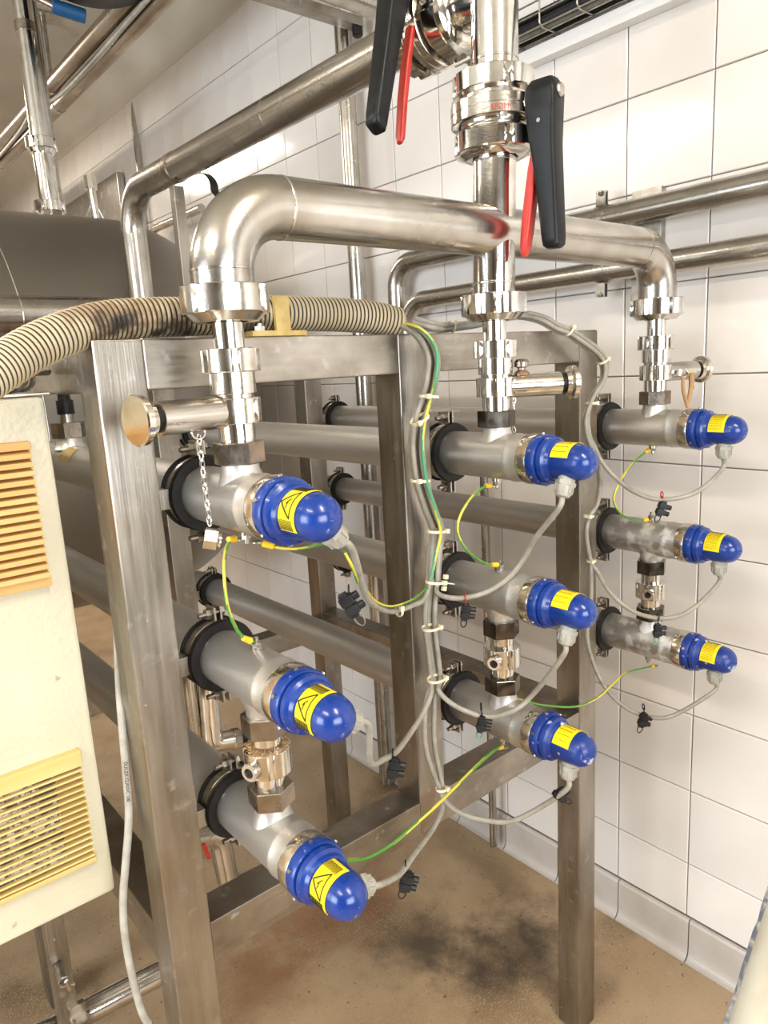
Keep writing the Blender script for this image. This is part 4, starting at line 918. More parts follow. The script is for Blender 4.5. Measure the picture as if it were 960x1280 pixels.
# ---------------------------------------------------------------- tank behind the frame
TY, TZ, TRD = 2.75, 1.40, 0.68
t = thing('storage_tank', 'large dull steel tank with a domed end behind the frame at the left', 'tank', (0.3, TY, 0))
prof = [(-2.0, 0.0), (-1.95, TRD * .7), (-1.8, TRD)]
prof += [(0.98, TRD)]
for k in range(1, 21):
    a = PI / 2 * k / 20; prof.append((0.98 + 0.50 * math.sin(a), TRD * math.cos(a)))
g = MB(); g.lathe([(a, max(b, 0) if b > 1e-4 else 0) for a, b in prof], (0, TY, TZ), X, 96); obj('shell', g, M['dull'], t)
obj('weld_seam', MB().lathe([(-0.004, TRD - 0.002), (0, TRD + 0.0025), (0.004, TRD - 0.002)], (0.55, TY, TZ), X, 96, closed=True), M['dull'], t)
for x, y in ((-1.4, TY - .45), (-1.4, TY + .45), (0.45, TY - .45), (0.45, TY + .45)):
    obj('leg', MB().tube([(x, y, FD), (x, y, 1.0)], 0.035, 20), M['pipe'], t)
# vertical pipe on the tank
t = thing('tank_riser', 'shiny vertical pipe with union nuts standing on the tank at the far left', 'pipe', (0.84, TY, 2.07))
px_ = 0.84
obj('pipe', MB().tube([(px_, TY, 2.02), (px_, TY, 2.975)], 0.031, 32), M['polish'], t)
for z in (2.10, 2.30):
    g = MB(); g.extrude(slotted(0.050, 5, 0.005, 0.007, 60, 0.3), (px_, TY, 0), X, Y, Z, z, z + 0.035, ch=0.04); obj('union_nut', g, M['polish'], t)
    obj('ferrule', MB().lathe([(z - 0.012, 0.0312), (z - 0.012, 0.039), (z, 0.043), (z, 0.0312)], (px_, TY, 0), Z, 32, closed=True), M['polish'], t)
obj('dark_band', MB().lathe([(2.66, 0.0312), (2.66, 0.0322), (2.69, 0.0322), (2.69, 0.0312)], (px_, TY, 0), Z, 32, closed=True), M['hex'], t)
tag(obj('drop_pipe', MB().tube([(0.905, 2.85, 2.03), (0.905, 2.85, 2.975)], 0.013, 20), M['pipe']), 'thinner dull pipe just behind the shiny pipe on the tank', 'pipe')
t = thing('vent_valve', 'small capped vent fitting on top of the tank', 'valve', (0.995, TY, 2.0))
obj('stem', MB().cyl((0.995, TY, 2.00), (0.99, TY, 2.19), 0.016, 20, r2=0.014), M['polish'], t)
obj('head', MB().cyl((0.99, TY, 2.19), (0.99, TY, 2.235), 0.022, 8), M['fitting'], t)
for dx in (-0.075, 0.06): obj('stay', MB().cyl((0.99, TY, 2.16), (0.995 + dx, TY, 2.02), 0.004, 8), M['zinc'], t)
# sheet duct on the wall, thin rod
tag(obj('wall_duct', MB().box((1.505, 3.80, 2.05), (WX - 0.008, 5.2, 2.545)), M['pipe'], bevel=0.004), 'sheet-metal box on the far tiles above the tank', 'duct')
g = MB(); g.lathe([(0, 0.013), (0.60, 0.013), (0.66, 0.009), (0.72, 0.002), (0.72, 0)], (1.525, 3.566, 2.08), Z, 12)
tag(obj('wall_rod', g, M['pipe']), 'thin pointed rod standing against the far tiles', 'rod')
pipe_thing('small_bent_pipe', 'small bent pipe behind the overhead pipe near the tank dome', 'pipe', [(1.49, 2.9, 2.20), (1.49, 3.42, 2.20), (1.49, 3.42, 1.9)], 0.05, 0.018, M['pipe'])

# rear header ending in a bend
t = thing('rear_header', 'thick dull pipe behind the frame at the left, ending in a bend beside the hose', 'pipe', (0.4, 2.0, 1.6))
pa = fillet([(-0.9, 2.0, 1.692), (0.80, 2.0, 1.692), (0.80, 2.0, 1.58)], 0.06, 12); obj('pipe', MB().tube(pa, 0.047, 36), M['pipe'], t)
obj('weld_seam', MB().lathe([(-0.002, 0.046), (0, 0.048), (0.002, 0.046)], (0.50, 2.0, 1.692), X, 36, closed=True), M['pipe'], t)
# fittings on the rear part of the left top tube, seen between cabinet and post
t = thing('tube_fitting', 'hex fitting with a black connector on the tube, seen between cabinet and left post', 'pipe fitting', (0.406, 1.40, 1.40))
O = Vector((0.406, 1.40, 1.371))
obj('boss', MB().lathe([(0.03, 0.030), (0.040, 0.024), (0.052, 0.024), (0.052, 0)], O, Z, 28), M['tube'], t)
obj('hex_nut', MB().extrude(polygon(6, 0.030), O, X, Y, Z, 0.050, 0.078, ch=0.04), M['hex'], t)
obj('thread', MB().cyl(O + Z * 0.078, O + Z * 0.093, 0.012, 20), M['zinc'], t)
g = MB(); g.lathe([(0.093, 0.015), (0.118, 0.015), (0.119, 0.011), (0.133, 0.010), (0.133, 0)], O, Z, 20); obj('connector', g, M['black'], t)
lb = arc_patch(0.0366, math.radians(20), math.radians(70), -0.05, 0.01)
tag(obj('tube_label', MB().add([Vector(v) + Vector((0.406, 1.36, 1.371)) for v in lb.v], lb.f), M['brass']), 'yellow label on the tube glimpsed between cabinet and left post', 'label')  # yellow label coloured browner: the shade between cabinet and post is in its colour

# ---------------------------------------------------------------- ceiling pipes, hangers, dark motor
M['brownpipe'] = material('stained_pipe_steel', (0.40, 0.36, 0.30), 0.3, 1.0, (0.24, 0.19, 0.14), (10, 4, 10), 5, 0.35, 0.7, 0.06, 0.05, 180)
for (x, z, lb) in ((1.089, 2.720, 'left of the two long pipes under the ceiling'), (1.143, 2.683, 'right of the two long pipes under the ceiling, brown-stained')):
    pipe_thing('ceiling_line', lb, 'pipe', [(x, -0.5, z), (x, 6.3, z)], 0, 0.029, M['brownpipe'], seams=[((x, 3.0, z), Y)])
for i, y in enumerate((3.33, 4.35)):
    t = thing('pipe_hanger', ['ceiling hanger with a square plate nearer the shiny pipe', 'ceiling hanger with a square plate farther back at the left edge'][i], 'hanger', (1.135, y, CEIL), 'ceiling hangers of the long pipes')
    obj('plate', MB().box((1.040, y - 0.05, CEIL - 0.010), (1.140, y + 0.05, CEIL - 0.0005)), M['zinc'], t, bevel=0.001)
    obj('rod', MB().cyl((1.089, y, 2.748), (1.089, y, CEIL - 0.009), 0.012, 12), M['zinc'], t)
    obj('ring', MB().lathe([(-0.012, 0.0292), (-0.012, 0.0315), (0.012, 0.0315), (0.012, 0.0292)], (1.089, y, 2.72), Y, 32, closed=True), M['zinc'], t)
    obj('lower_clip', MB().lathe([(-0.01, 0.0292), (-0.01, 0.0315), (0.01, 0.0315), (0.01, 0.0292)], (1.143, y + .1, 2.683), Y, 32, closed=True), M['zinc'], t)
pts = [(1.100, 1.0, 2.682), (1.102, 2.2, 2.680), (1.100, 2.9, 2.665), (1.085, 3.25, 2.655), (1.06, 3.5, 2.672), (1.085, 3.9, 2.675), (1.10, 4.6, 2.682), (1.10, 5.8, 2.682)]
tag(obj('ceiling_cable', MB().tube(smooth_path(pts, 10), 0.008, 8), M['whitecable']), 'pale cable sagging between the two ceiling pipes', 'cable')
t = thing('ceiling_motor', 'black round housing under the ceiling, cut by the top edge', 'motor', (0.98, 2.42, 2.74))
obj('housing', MB().lathe([(2.685, 0.0), (2.685, 0.13), (2.70, 0.160), (2.90, 0.165), (CEIL, 0.155), (CEIL, 0)], (0.955, 2.40, 0), Z, 48), M['black'], t)
obj('arm', MB().cyl((0.78, 2.62, 2.735), (0.875, 2.545, 2.67), 0.013, 14), M['hex'], t)
obj('blue_sleeve', MB().cyl((0.868, 2.55, 2.672), (0.962, 2.53, 2.656), 0.021, 16, ch=0.003), M['bluesleeve'], t)

# ---------------------------------------------------------------- enamelled cabinet with two louvred vents
CYF = 0.95
t = thing('control_cabinet', 'cream enamelled cabinet with two ochre louvred vents at the left edge', 'cabinet', (0.0, CYF, 0.815))
g = MB(); g.box((-0.36, CYF, 0.815), (0.2535, CYF + 0.62, 1.506)); obj('body', g, M['cream'], t, bevel=0.007)  # unseen depth of the body is added to shade the tubes behind
def vent(z0, z1, x1, n, mat, fine):
    g = MB(); x0 = -0.02
    fr = obj('vent', g.box((x0 - 0.012, CYF - 0.004, z0), (x0, CYF, z1)).box((x1 - (0.001 if fine else 0.0), CYF - 0.004, z0), (x1 + 0.002, CYF, z1)).box((x0, CYF - 0.012, z0), (x1 + 0.0025, CYF, z0 + (0.012 if not fine else 0.007))).box((x0, CYF - 0.012, z1 - (0.010 if not fine else 0.022)), (x1 + 0.002, CYF, z1)), mat, t, bevel=0.0015)
    a0 = z0 + (0.012 if not fine else 0.007); a1 = z1 - (0.010 if not fine else 0.022); p = (a1 - a0) / n
    for k in range(n):
        z = a0 + p * k
        s = MB()
        if not fine: pr = [(0.0, p * 0.22), (-0.016, p * 0.02), (-0.0175, p * 0.10), (-0.0165, p * 0.62), (0.0, p * 0.92)]
        else: pr = [(0.0, p * 0.30), (-0.0115, p * 0.26), (-0.0125, p * 0.40), (-0.0115, p * 0.56), (0.0, p * 0.54)]
        s.extrude(pr, (0, CYF - 0.0005, z), Y, Z, X, x0, x1, 0)
        obj('slat', s, mat, fr)
    return fr
v1 = vent(1.273, 1.454, 0.2245, 15, M['wood'], False)
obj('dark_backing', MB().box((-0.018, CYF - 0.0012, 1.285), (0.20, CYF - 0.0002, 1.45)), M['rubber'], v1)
v2 = vent(0.880, 1.045, 0.229, 15, M['wood2'], True)
obj('dusty_filter', MB().box((-0.018, CYF - 0.0060, 0.895), (0.196, CYF - 0.0002, 1.022)), M['filter'], v2)
# bracket hardware on top of the cabinet
t = thing('cabinet_bracket', 'small steel bracket with a clamp screw on top of the cream cabinet', 'bracket', (0.22, 1.0, 1.507))
obj('base_plate', MB().box((-0.10, 0.955, 1.5065), (0.262, 1.03, 1.5105)), M['zinc'], t, bevel=0.001)
obj('clamp', MB().lathe([(-0.004, 0.013), (-0.004, 0.0165), (0.004, 0.0165), (0.004, 0.013)], (0.238, 0.985, 1.528), Vector((0.6, 0.8, 0)), 24, closed=True), M['zinc'], t)
obj('clamp', MB().lathe([(-0.004, 0.013), (-0.004, 0.0165), (0.004, 0.0165), (0.004, 0.013)], (0.226, 0.972, 1.528), Vector((0.6, 0.8, 0)), 24, closed=True), M['zinc'], t)
obj('screw', MB().cyl((0.215, 0.96, 1.537), (0.275, 1.0, 1.537), 0.0065, 14, ch=0.001), M['zinc'], t)
obj('black_seat', MB().cyl((0.195, 0.955, 1.522), (0.225, 1.0, 1.522), 0.012, 16, ch=0.002), M['rubber'], t)
t = thing('corner_latch', 'black latch parts on the cabinet top at the left picture edge', 'latch', (0.19, 0.93, 1.507))
obj('body', MB().box((0.16, 0.962, 1.5108), (0.190, 0.985, 1.545)), M['black'], t, bevel=0.003)
obj('knob', MB().cyl((0.178, 0.935, 1.53), (0.178, 0.962, 1.53), 0.010, 16, ch=0.002), M['black'], t)
# stand leg under the cabinet, its clip and the low pipe
t = thing('stand_leg', 'square steel leg standing under the cream cabinet', 'leg', (0.236, 1.318, 0))
obj('upright', MB().box((0.214, 1.30, FD + 0.0003), (0.248, 1.334, 0.83)), M['frame'], t, bevel=0.002)
obj('bolt', MB().cyl((0.224, 1.262, 0.457), (0.226, 1.301, 0.463), 0.0095, 16, ch=0.001), M['zinc'], t)
g = MB(); g.cyl((0.216, 1.258, 0.454), (0.240, 1.258, 0.444), 0.0028, 8); g.cyl((0.227, 1.256, 0.460), (0.231, 1.256, 0.440), 0.0045, 8); obj('split_pin', g, M['zinc'], t)
g = MB(); g.box((0.228, 1.290, 0.345), (0.258, 1.2995, 0.37)); g.box((0.228, 1.262, 0.345), (0.258, 1.290, 0.349)); g.box((0.228, 1.262, 0.349), (0.233, 1.268, 0.368)); g.box((0.253, 1.262, 0.349), (0.258, 1.268, 0.368)); obj('clip', g, M['zinc'], t)
pipe_thing('low_pipe', 'shiny horizontal pipe near the floor behind the stand leg', 'pipe', [(-0.2, 1.395, 0.282), (0.66, 1.37, 0.248)], 0, 0.026, M['polish'])

# ---------------------------------------------------------------- drain pipes seen between post and lower tubes
t = thing('drain_pipe', 'shiny drain pipe with a side outlet, seen right of the left post', 'pipe', (0.62, 1.4, 0.0))
obj('pipe', MB().tube(fillet([(0.625, 1.4, 0.93), (0.618, 1.4, 0.718), (0.665, 1.4, 0.708)], 0.022, 8), 0.022, 28), M['polish'], t)
obj('downpipe', MB().tube([(0.590, 1.42, 0.93), (0.590, 1.42, 0.62), (0.60, 1.6, 0.58)], 0.015, 24), M['pipe'], t)
obj('nut', MB().cyl((0.662, 1.4, 0.708), (0.682, 1.4, 0.704), 0.024, 10, ch=0.002), M['polish'], t)
obj('outlet', MB().cyl((0.682, 1.4, 0.704), (0.712, 1.4, 0.700), 0.014, 16, ch=0.002), M['black'], t)
t = thing('drain_bend', 'bent steel pipe low behind the lowest left tube', 'pipe', (0.53, 1.2, 0.5))
obj('pipe', MB().tube(fillet([(0.44, 1.2, 0.668), (0.522, 1.2, 0.640), (0.532, 1.2, 0.515), (0.66, 1.2, 0.49)], [0.035, 0.040], 10), 0.021, 28), M['pipe'], t)
tag(obj('red_lever', MB().obox((0.476, 1.16, 0.648), (0.004, 0, 0), (0, 0.003, 0), (-0.004, 0, 0.018)), M['red'], bevel=0.002), 'small red valve lever right of the left post, low down', 'lever')

# ---------------------------------------------------------------- pale worn machine edge in the bottom right foreground
A = Vector((0.886, 0.38, 0.575)); B = Vector((1.012, 0.38, 0.726)); ax = (B - A).normalized(); view = ((A + B) / 2 - Vector((0, 0, 1.52))).normalized()
out = ax.cross(view).normalized()
if out.dot(right) < 0: out = -out
R_ = 0.11; c0 = A + out * (R_ + 0.0045)
M['worn'] = material('worn_cream_paint', (0.78, 0.72, 0.57), 0.45, 0.0, (0.58, 0.49, 0.34), (7, 7, 7), 6, 0.42, 0.66, 0.1, 0.3, 60, None, [((0.30, 0.24, 0.17), 9, 0.60, 0.72)])
M['edgeblue'] = material('grey_blue_edge', (0.14, 0.15, 0.18), 0.5, 0.0, (0.46, 0.44, 0.40), (60, 60, 60), 4, 0.45, 0.6)
t = thing('drum', 'pale worn drum edge, out of focus in the bottom right corner', 'drum', c0 - ax * 0.3)
obj('shell', MB().cyl(c0 - ax * 0.30, c0 + ax * 0.42, R_, 64, ch=0.004), M['worn'], t)
g = MB()
pp = [A + ax * q + out * 0.0035 + view * (R_ * 0.10) for q in [-.3 + .72 * k / 40 for k in range(41)]]
rj = random.Random(4); g.tube(pp, 0.004, 8, rf=lambda i: 0.0035 + rj.uniform(0, 0.0022)); obj('edge_seam', g, M['edgeblue'], t)
# flakes of grit on the floor
gr = random.Random(12)
for k, (x, y, s) in enumerate([(0.80, 1.17, 0.009), (0.775, 1.20, 0.006), (0.70, 1.25, 0.005), (1.36, 0.62, 0.02), (1.05, 0.93, 0.005), (0.62, 1.32, 0.006)]):
    g = MB(); n = 7; pts = [(s * gr.uniform(.6, 1.1) * math.cos(2 * PI * i / n), s * gr.uniform(.5, 1) * math.sin(2 * PI * i / n)) for i in range(n)]
    g.extrude(pts, (x, y, floor_z(x) + 0.0003), X, Y, Z, 0.0, 0.002 + s * 0.15, ch=0.2)
    tag(obj('grit_flake', g, M['dust'], smooth=False), 'small pale flake lying on the brown floor', 'debris', 'pale flakes on the floor')

# ---------------------------------------------------------------- corrugated hose, its saddle, cables and wires
hose_pts = [(0.752, 0.860, 1.583), (0.715, 0.865, 1.5905), (0.673, 0.870, 1.5945), (0.619, 0.875, 1.597), (0.539, 0.877, 1.598), (0.432, 0.877, 1.594), (0.359, 0.875, 1.592),
            (0.299, 0.868, 1.585), (0.238, 0.85, 1.566), (0.190, 0.83, 1.543), (0.120, 0.79, 1.505), (0.03, 0.75, 1.45)]
hp = smooth_path(hose_pts, 40); d = [0.0]
for a, b in zip(hp[:-1], hp[1:]): d.append(d[-1] + (b - a).length)
PITCH = 0.0066; STEP = PITCH / 6; res = []; i = 0; s = 0.0
while s < d[-1] - 1e-6:
    while d[i + 1] < s: i += 1
    f_ = (s - d[i]) / max(d[i + 1] - d[i], 1e-9); res.append(hp[i].lerp(hp[i + 1], f_)); s += STEP
RAD = [0.0205, 0.0232, 0.0240, 0.0242, 0.0240, 0.0232]
M['hose'] = material('corrugated_hose_plastic', (0.50, 0.42, 0.28), 0.45, 0.0, (0.42, 0.34, 0.21), (12, 12, 12), 4, 0.4, 0.7, 0.06)
nt = M['hose'].node_tree; b_ = nt.nodes['Principled BSDF']; cur = b_.inputs['Base Color'].links[0].from_socket
tc = nd(nt, 'ShaderNodeTexCoord')                               # scorched patch with its own shape, around one spot of the hose
for cx, cy, cz, rad, col, amt in [(0.325, 0.845, 1.595, 0.050, (0.22, 0.12, 0.05), 0.75), (0.50, 0.855, 1.577, 0.028, (0.05, 0.035, 0.025), 0.9), (0.395, 0.85, 1.576, 0.030, (0.03, 0.02, 0.015), 0.95), (0.325, 0.835, 1.583, 0.030, (0.008, 0.006, 0.005), 1.0)]:
    mp = nd(nt, 'ShaderNodeMapping', vector_type='TEXTURE'); mp.inputs['Location'].default_value = (cx, cy, cz); mp.inputs['Scale'].default_value = (rad * 1.7, rad, rad * 0.8)
    nt.links.new(tc.outputs['Object'], mp.inputs['Vector']); ln = nd(nt, 'ShaderNodeVectorMath', operation='LENGTH'); nt.links.new(mp.outputs[0], ln.inputs[0])
    n = nd(nt, 'ShaderNodeTexNoise'); n.inputs['Scale'].default_value = 60; n.inputs['Detail'].default_value = 6; nt.links.new(tc.outputs['Object'], n.inputs['Vector'])
    ad = nd(nt, 'ShaderNodeMath', operation='MULTIPLY_ADD'); ad.inputs[1].default_value = 1.8; nt.links.new(n.outputs['Fac'], ad.inputs[0]); nt.links.new(ln.outputs['Value'], ad.inputs[2])
    r = nd(nt, 'ShaderNodeMapRange', interpolation_type='SMOOTHSTEP'); r.inputs['From Min'].default_value = 1.2; r.inputs['From Max'].default_value = 1.9; r.inputs['To Min'].default_value = amt; r.inputs['To Max'].default_value = 0
    nt.links.new(ad.outputs[0], r.inputs['Value']); mx = nd(nt, 'ShaderNodeMix', data_type='RGBA'); mx.inputs[7].default_value = (*col, 1)
    nt.links.new(r.outputs[0], mx.inputs[0]); nt.links.new(cur, mx.inputs[6]); cur = mx.outputs[2]
nt.links.new(cur, b_.inputs['Base Color'])
M['groove'] = material('dirty_hose_groove', (0.06, 0.045, 0.03), 0.8)
g = MB(); g.tube(res, 0.024, 36, rf=lambda i: RAD[i % 6], mf=lambda i: 1 if i % 6 in (0, 5) else 0, cap=False)
t = thing('corrugated_hose', 'beige corrugated conduit hose with a scorched patch, lying on the top beam', 'hose', (0.5, 0.87, 1.57))
ho = obj('hose', g, [M['hose'], M['groove']], t, angle=80)
# object coordinates of the scorch follow the hose mesh: its origin sits at the thing's base
for n_ in nt.nodes:
    if n_.type == 'MAPPING' and n_.vector_type == 'TEXTURE': n_.inputs['Location'].default_value = Vector(n_.inputs['Location'].default_value) - Vector((0.5, 0.87, 1.57))
e0, e1 = res[0], res[8]
obj('hose_core', MB().tube([res[0] + (res[0] - res[6]).normalized() * -0.004, res[10]], 0.0203, 24), M['black'], t)
t = thing('hose_saddle', 'yellowed saddle block screwed to the top beam behind the left union nut', 'bracket', (0.538, 0.87, 1.566))
obj('foot', MB().box((0.490, 0.846, 1.5662), (0.575, 0.868, 1.5735)), M['brass'], t, bevel=0.001)
obj('web', MB().box((0.527, 0.846, 1.573), (0.550, 0.853, 1.618)), M['brass'], t, bevel=0.001)
g = MB(); g.extrude(polygon(6, 0.0075), (0.506, 0.8545, 1.5735), X, Y, Z, 0, 0.006); g.cyl((0.506, 0.8545, 1.5735), (0.506, 0.8545, 1.583), 0.004, 12); obj('screw', g, M['zinc'], t)

CB = 0.0042
def off(pts, o): return [Vector(p) + Vector(o) for p in pts]
def cable(name, label, pts, r, mat, group=None, stripe=None, cat='cable', per=8):
    p = smooth_path(pts, per)
    if stripe:
        # two-coloured wire: the second colour is a helical band of faces
        mb = MB(); n = 12; mb.tube(p, r, n)
        for fi in range(len(mb.m) - 2):
            seg, j = divmod(fi, n)
            if ((j + seg // 3) % n) in (0, 1, 2, 3, 4): mb.m[fi] = 1
        o = obj(name, mb, [mat, stripe])
    else:
        o = obj(name, MB().tube(p, r, 12), mat)
    return tag(o, label, cat, group)
A = PATHS['bundle_mid']
GA = {'left1': (0, 0, -48), 'left2': (0, 1, -58), 'left3': (0, 2, -66), 'mid1': (1, 0, 25), 'mid2': (1, 1, 18), 'mid3': (1, 2, 12), 'r1': (2, 0, 0), 'r2': (2, 1, 0), 'r3': (2, 2, 0)}
def gland_end(k):
    c, r, a = GA[k]; a = math.radians(a); d_ = Vector((-math.sin(a), 0, -math.cos(a))); o = Vector((XC[c], TIP + 0.040, ZR[r]))
    return [o + d_ * 0.070, o + d_ * 0.050]
O6 = {'left1': (-0.0065, 0.000, 0.0), 'left2': (-0.0050, 0.006, 0.001), 'left3': (0.0065, 0.006, 0.0), 'mid1': (0.0115, -0.001, 0.0), 'mid2': (0.0060, -0.0045, 0.0), 'mid3': (0.0025, 0.008, 0.0)}
LB = {'left1': 'grey cable from the bundle to the upper left blue cap', 'left2': 'grey cable from the bundle to the left centre blue cap',
      'left3': 'grey cable from the bundle to the lowest left blue cap', 'mid1': 'grey cable hanging in an arc to the upper middle blue cap',
      'mid2': 'grey cable hanging in an arc to the centre middle blue cap', 'mid3': 'grey cable hanging in an arc to the lowest middle blue cap'}
cut = {'left1': 12, 'left2': 16, 'left3': 16, 'mid1': 12, 'mid2': 16, 'mid3': 16}
start = [Vector((0.700, 0.866, 1.5915)), Vector((0.746, 0.860, 1.584))]
for k, o in O6.items():
    body = off(A[:cut[k]], o)
    body = [start[0] + Vector(o) * 0.8, start[1] + Vector(o) * 0.9] + body[1:]
    if k == 'left3': body += off(PATHS['mid_mid'], (0.002, 0, 0))
    if k == 'mid3': body += off(PATHS['mid_mid2'], (-0.001, 0, 0))
    tail = [Vector(p) for p in PATHS['tail_' + k]][:-2] + gland_end(k)
    cable('power_cable', LB[k], body + tail, CB, M['cable'], 'grey cables of the left and middle caps')
gw = [start[0], start[1]] + off(PATHS['e_bundle'][1:], (0.001, -0.006, 0.0))
cable('earth_wire', 'green and yellow wire running down inside the cable bundle', gw, 0.0028, M['tealgreen'], None, M['wyellow'])
BR = PATHS['bundle_right']
for k, o, lb in (('r1', (0.004, -0.002, 0.003), 'grey cable curving down to the upper right blue cap'), ('r2', (-0.004, -0.004, -0.003), 'grey cable curving down to the centre right blue cap'),
                 ('r3', (0.0, 0.005, -0.005), 'grey cable curving down to the lowest right blue cap')):
    tail = [Vector(p) for p in PATHS[k]][:-2] + gland_end(k); n = len(tail)
    tail = [p + Vector(o) * max(0.0, 1 - i / (n * 0.5)) for i, p in enumerate(tail)]
    cable('power_cable', lb, [Vector((0.775, 0.850, 1.585)) + Vector(o)] + off(BR, o) + tail, CB, M['cable'], 'grey cables of the right caps')

def earth(label, key, ends=(True, True), r=0.0021, mats=('green', 'wyellow')):
    pts = [Vector(p) for p in PATHS[key]]
    t = thing('earth_wire', label, 'wire', pts[0], 'green and yellow earth wires')
    p = smooth_path(pts, 8); mb = MB(); n = 10; mb.tube(p, r, n)
    for fi in range(len(mb.m) - 2):
        seg, j = divmod(fi, n)
        if ((j + seg // 4) % n) in (0, 1, 2, 3): mb.m[fi] = 1
    obj('wire', mb, [M[mats[0]], M[mats[1]]], t)
    for e, on in ((0, ends[0]), (-1, ends[1])):
        if not on: continue
        a = p[e]; b = p[8 if e == 0 else -9]; dd = (b - a).normalized()
        obj('crimp_sleeve', MB().cyl(a + dd * 0.006, a + dd * 0.020, 0.0044, 14, ch=0.0008, r2=0.0036), M['ferrule'], t)
        g = MB(); g.lathe([(-0.0008, 0.0035), (-0.0008, 0.0075), (0.0008, 0.0075), (0.0008, 0.0035)], a, Z, 20, closed=True); obj('ring_lug', g, M['zinc'], t)
earth('green-yellow earth wire between the upper two right tubes, in front of the tiles', 'e_right1')
earth('green-yellow earth wire bowing between the upper two middle tubes', 'e_mid1')
earth('green-yellow earth wire hanging beside the left post between the upper two left tubes', 'e_left1')
earth('green-yellow earth wire from the lowest right tube passing behind the right post', 'e_right3', (True, False))
earth('green-yellow earth wire running down from the lowest middle tube to the lowest left tube', 'e_mid3', (True, False), 0.0026)
earth('orange-ended wire tucked under the upper left blue cap', 'e_left1b', (True, False), 0.0018)
earth('short yellow wire beside the upper left cable gland', 'e_block', (False, False), 0.0018)
earth('thin green-yellow wire along the cable from the big black terminal block', 'e_loop', (False, False), 0.0018)
WCT = [(0.302, 0.935, 1.35), (0.295, 0.925, 1.22), (0.284, 0.915, 1.13)]
cable('supply_cable', 'pale printed cable hanging along the left post from the cabinet', WCT + PATHS['white_cable'][1:], 0.0052, M['whitecable'])

# printing along the pale cable
vs, fs = text_mesh('ÖLFLEX CLASSIC 100', 0.0062)
wp = smooth_path(WCT + PATHS['white_cable'][1:], 12); dl = [0.0]
for a, b in zip(wp[:-1], wp[1:]): dl.append(dl[-1] + (b - a).length)
xs = [v.x for v in vs]; x_min = min(xs); target = dl[[i for i, p in enumerate(wp) if p.z < 1.035][0]]
g = MB(); nv = []
for v in vs:
    s = target + (v.x - x_min); i = max(j for j in range(len(dl)) if dl[j] <= s); f_ = (s - dl[i]) / (dl[i + 1] - dl[i])
    p = wp[i].lerp(wp[i + 1], f_); tn = (wp[i + 1] - wp[i]).normalized(); vd = (Vector((0, 0, 1.52)) - p); vd = (vd - tn * vd.dot(tn)).normalized(); sd_ = tn.cross(vd)
    a = -v.y / 0.0053; nv.append(p + (vd * math.cos(a) + sd_ * math.sin(a)) * (0.00535 + v.z))
tag(obj('cable_print', MB().add(nv, fs), M['print'], smooth=False), 'black lettering printed on the pale hanging cable', 'lettering')

# ---------------------------------------------------------------- cable ties
TI = PATHS['ties']
TLAB = ['cable tie round the bundle just left of the centre stack hex nut', 'cable tie with a long tail, highest left on the bundle', 'cable tie round the bundle level with the rear tubes',
        'cable tie halfway down the middle post', 'thick knot of cable ties by the red-tied cable', 'cable tie just under the knot of ties', 'cable tie level with the lower clamp of the middle post',
        'lowest cable tie, where the bundle splits above the floor', 'cable tie on the cable crossing left of the middle post', 'cable tie on the arching cables above the right stub',
        'cable tie where the arching cables turn down beside the right post', 'cable tie on the right post level with its upper clamp', 'cable tie on the right post level with its centre clamp',
        'lowest cable tie on the right post', 'cable tie on the cables behind the centre stack']
TAN = {8: Vector((0.9, 0.0, 0.1)), 9: Vector((0.8, -.2, -0.6)), 10: Vector((0.5, 0, -0.8)), 14: Vector((1, 0.2, 0))}
SZ = {8: (0.0075, 0.0065), 7: (0.010, 0.0075), 13: (0.0095, 0.008), 9: (0.0100, 0.009), 10: (0.0105, 0.009), 11: (0.0100, 0.009), 12: (0.0100, 0.009), 14: (0.010, 0.009)}
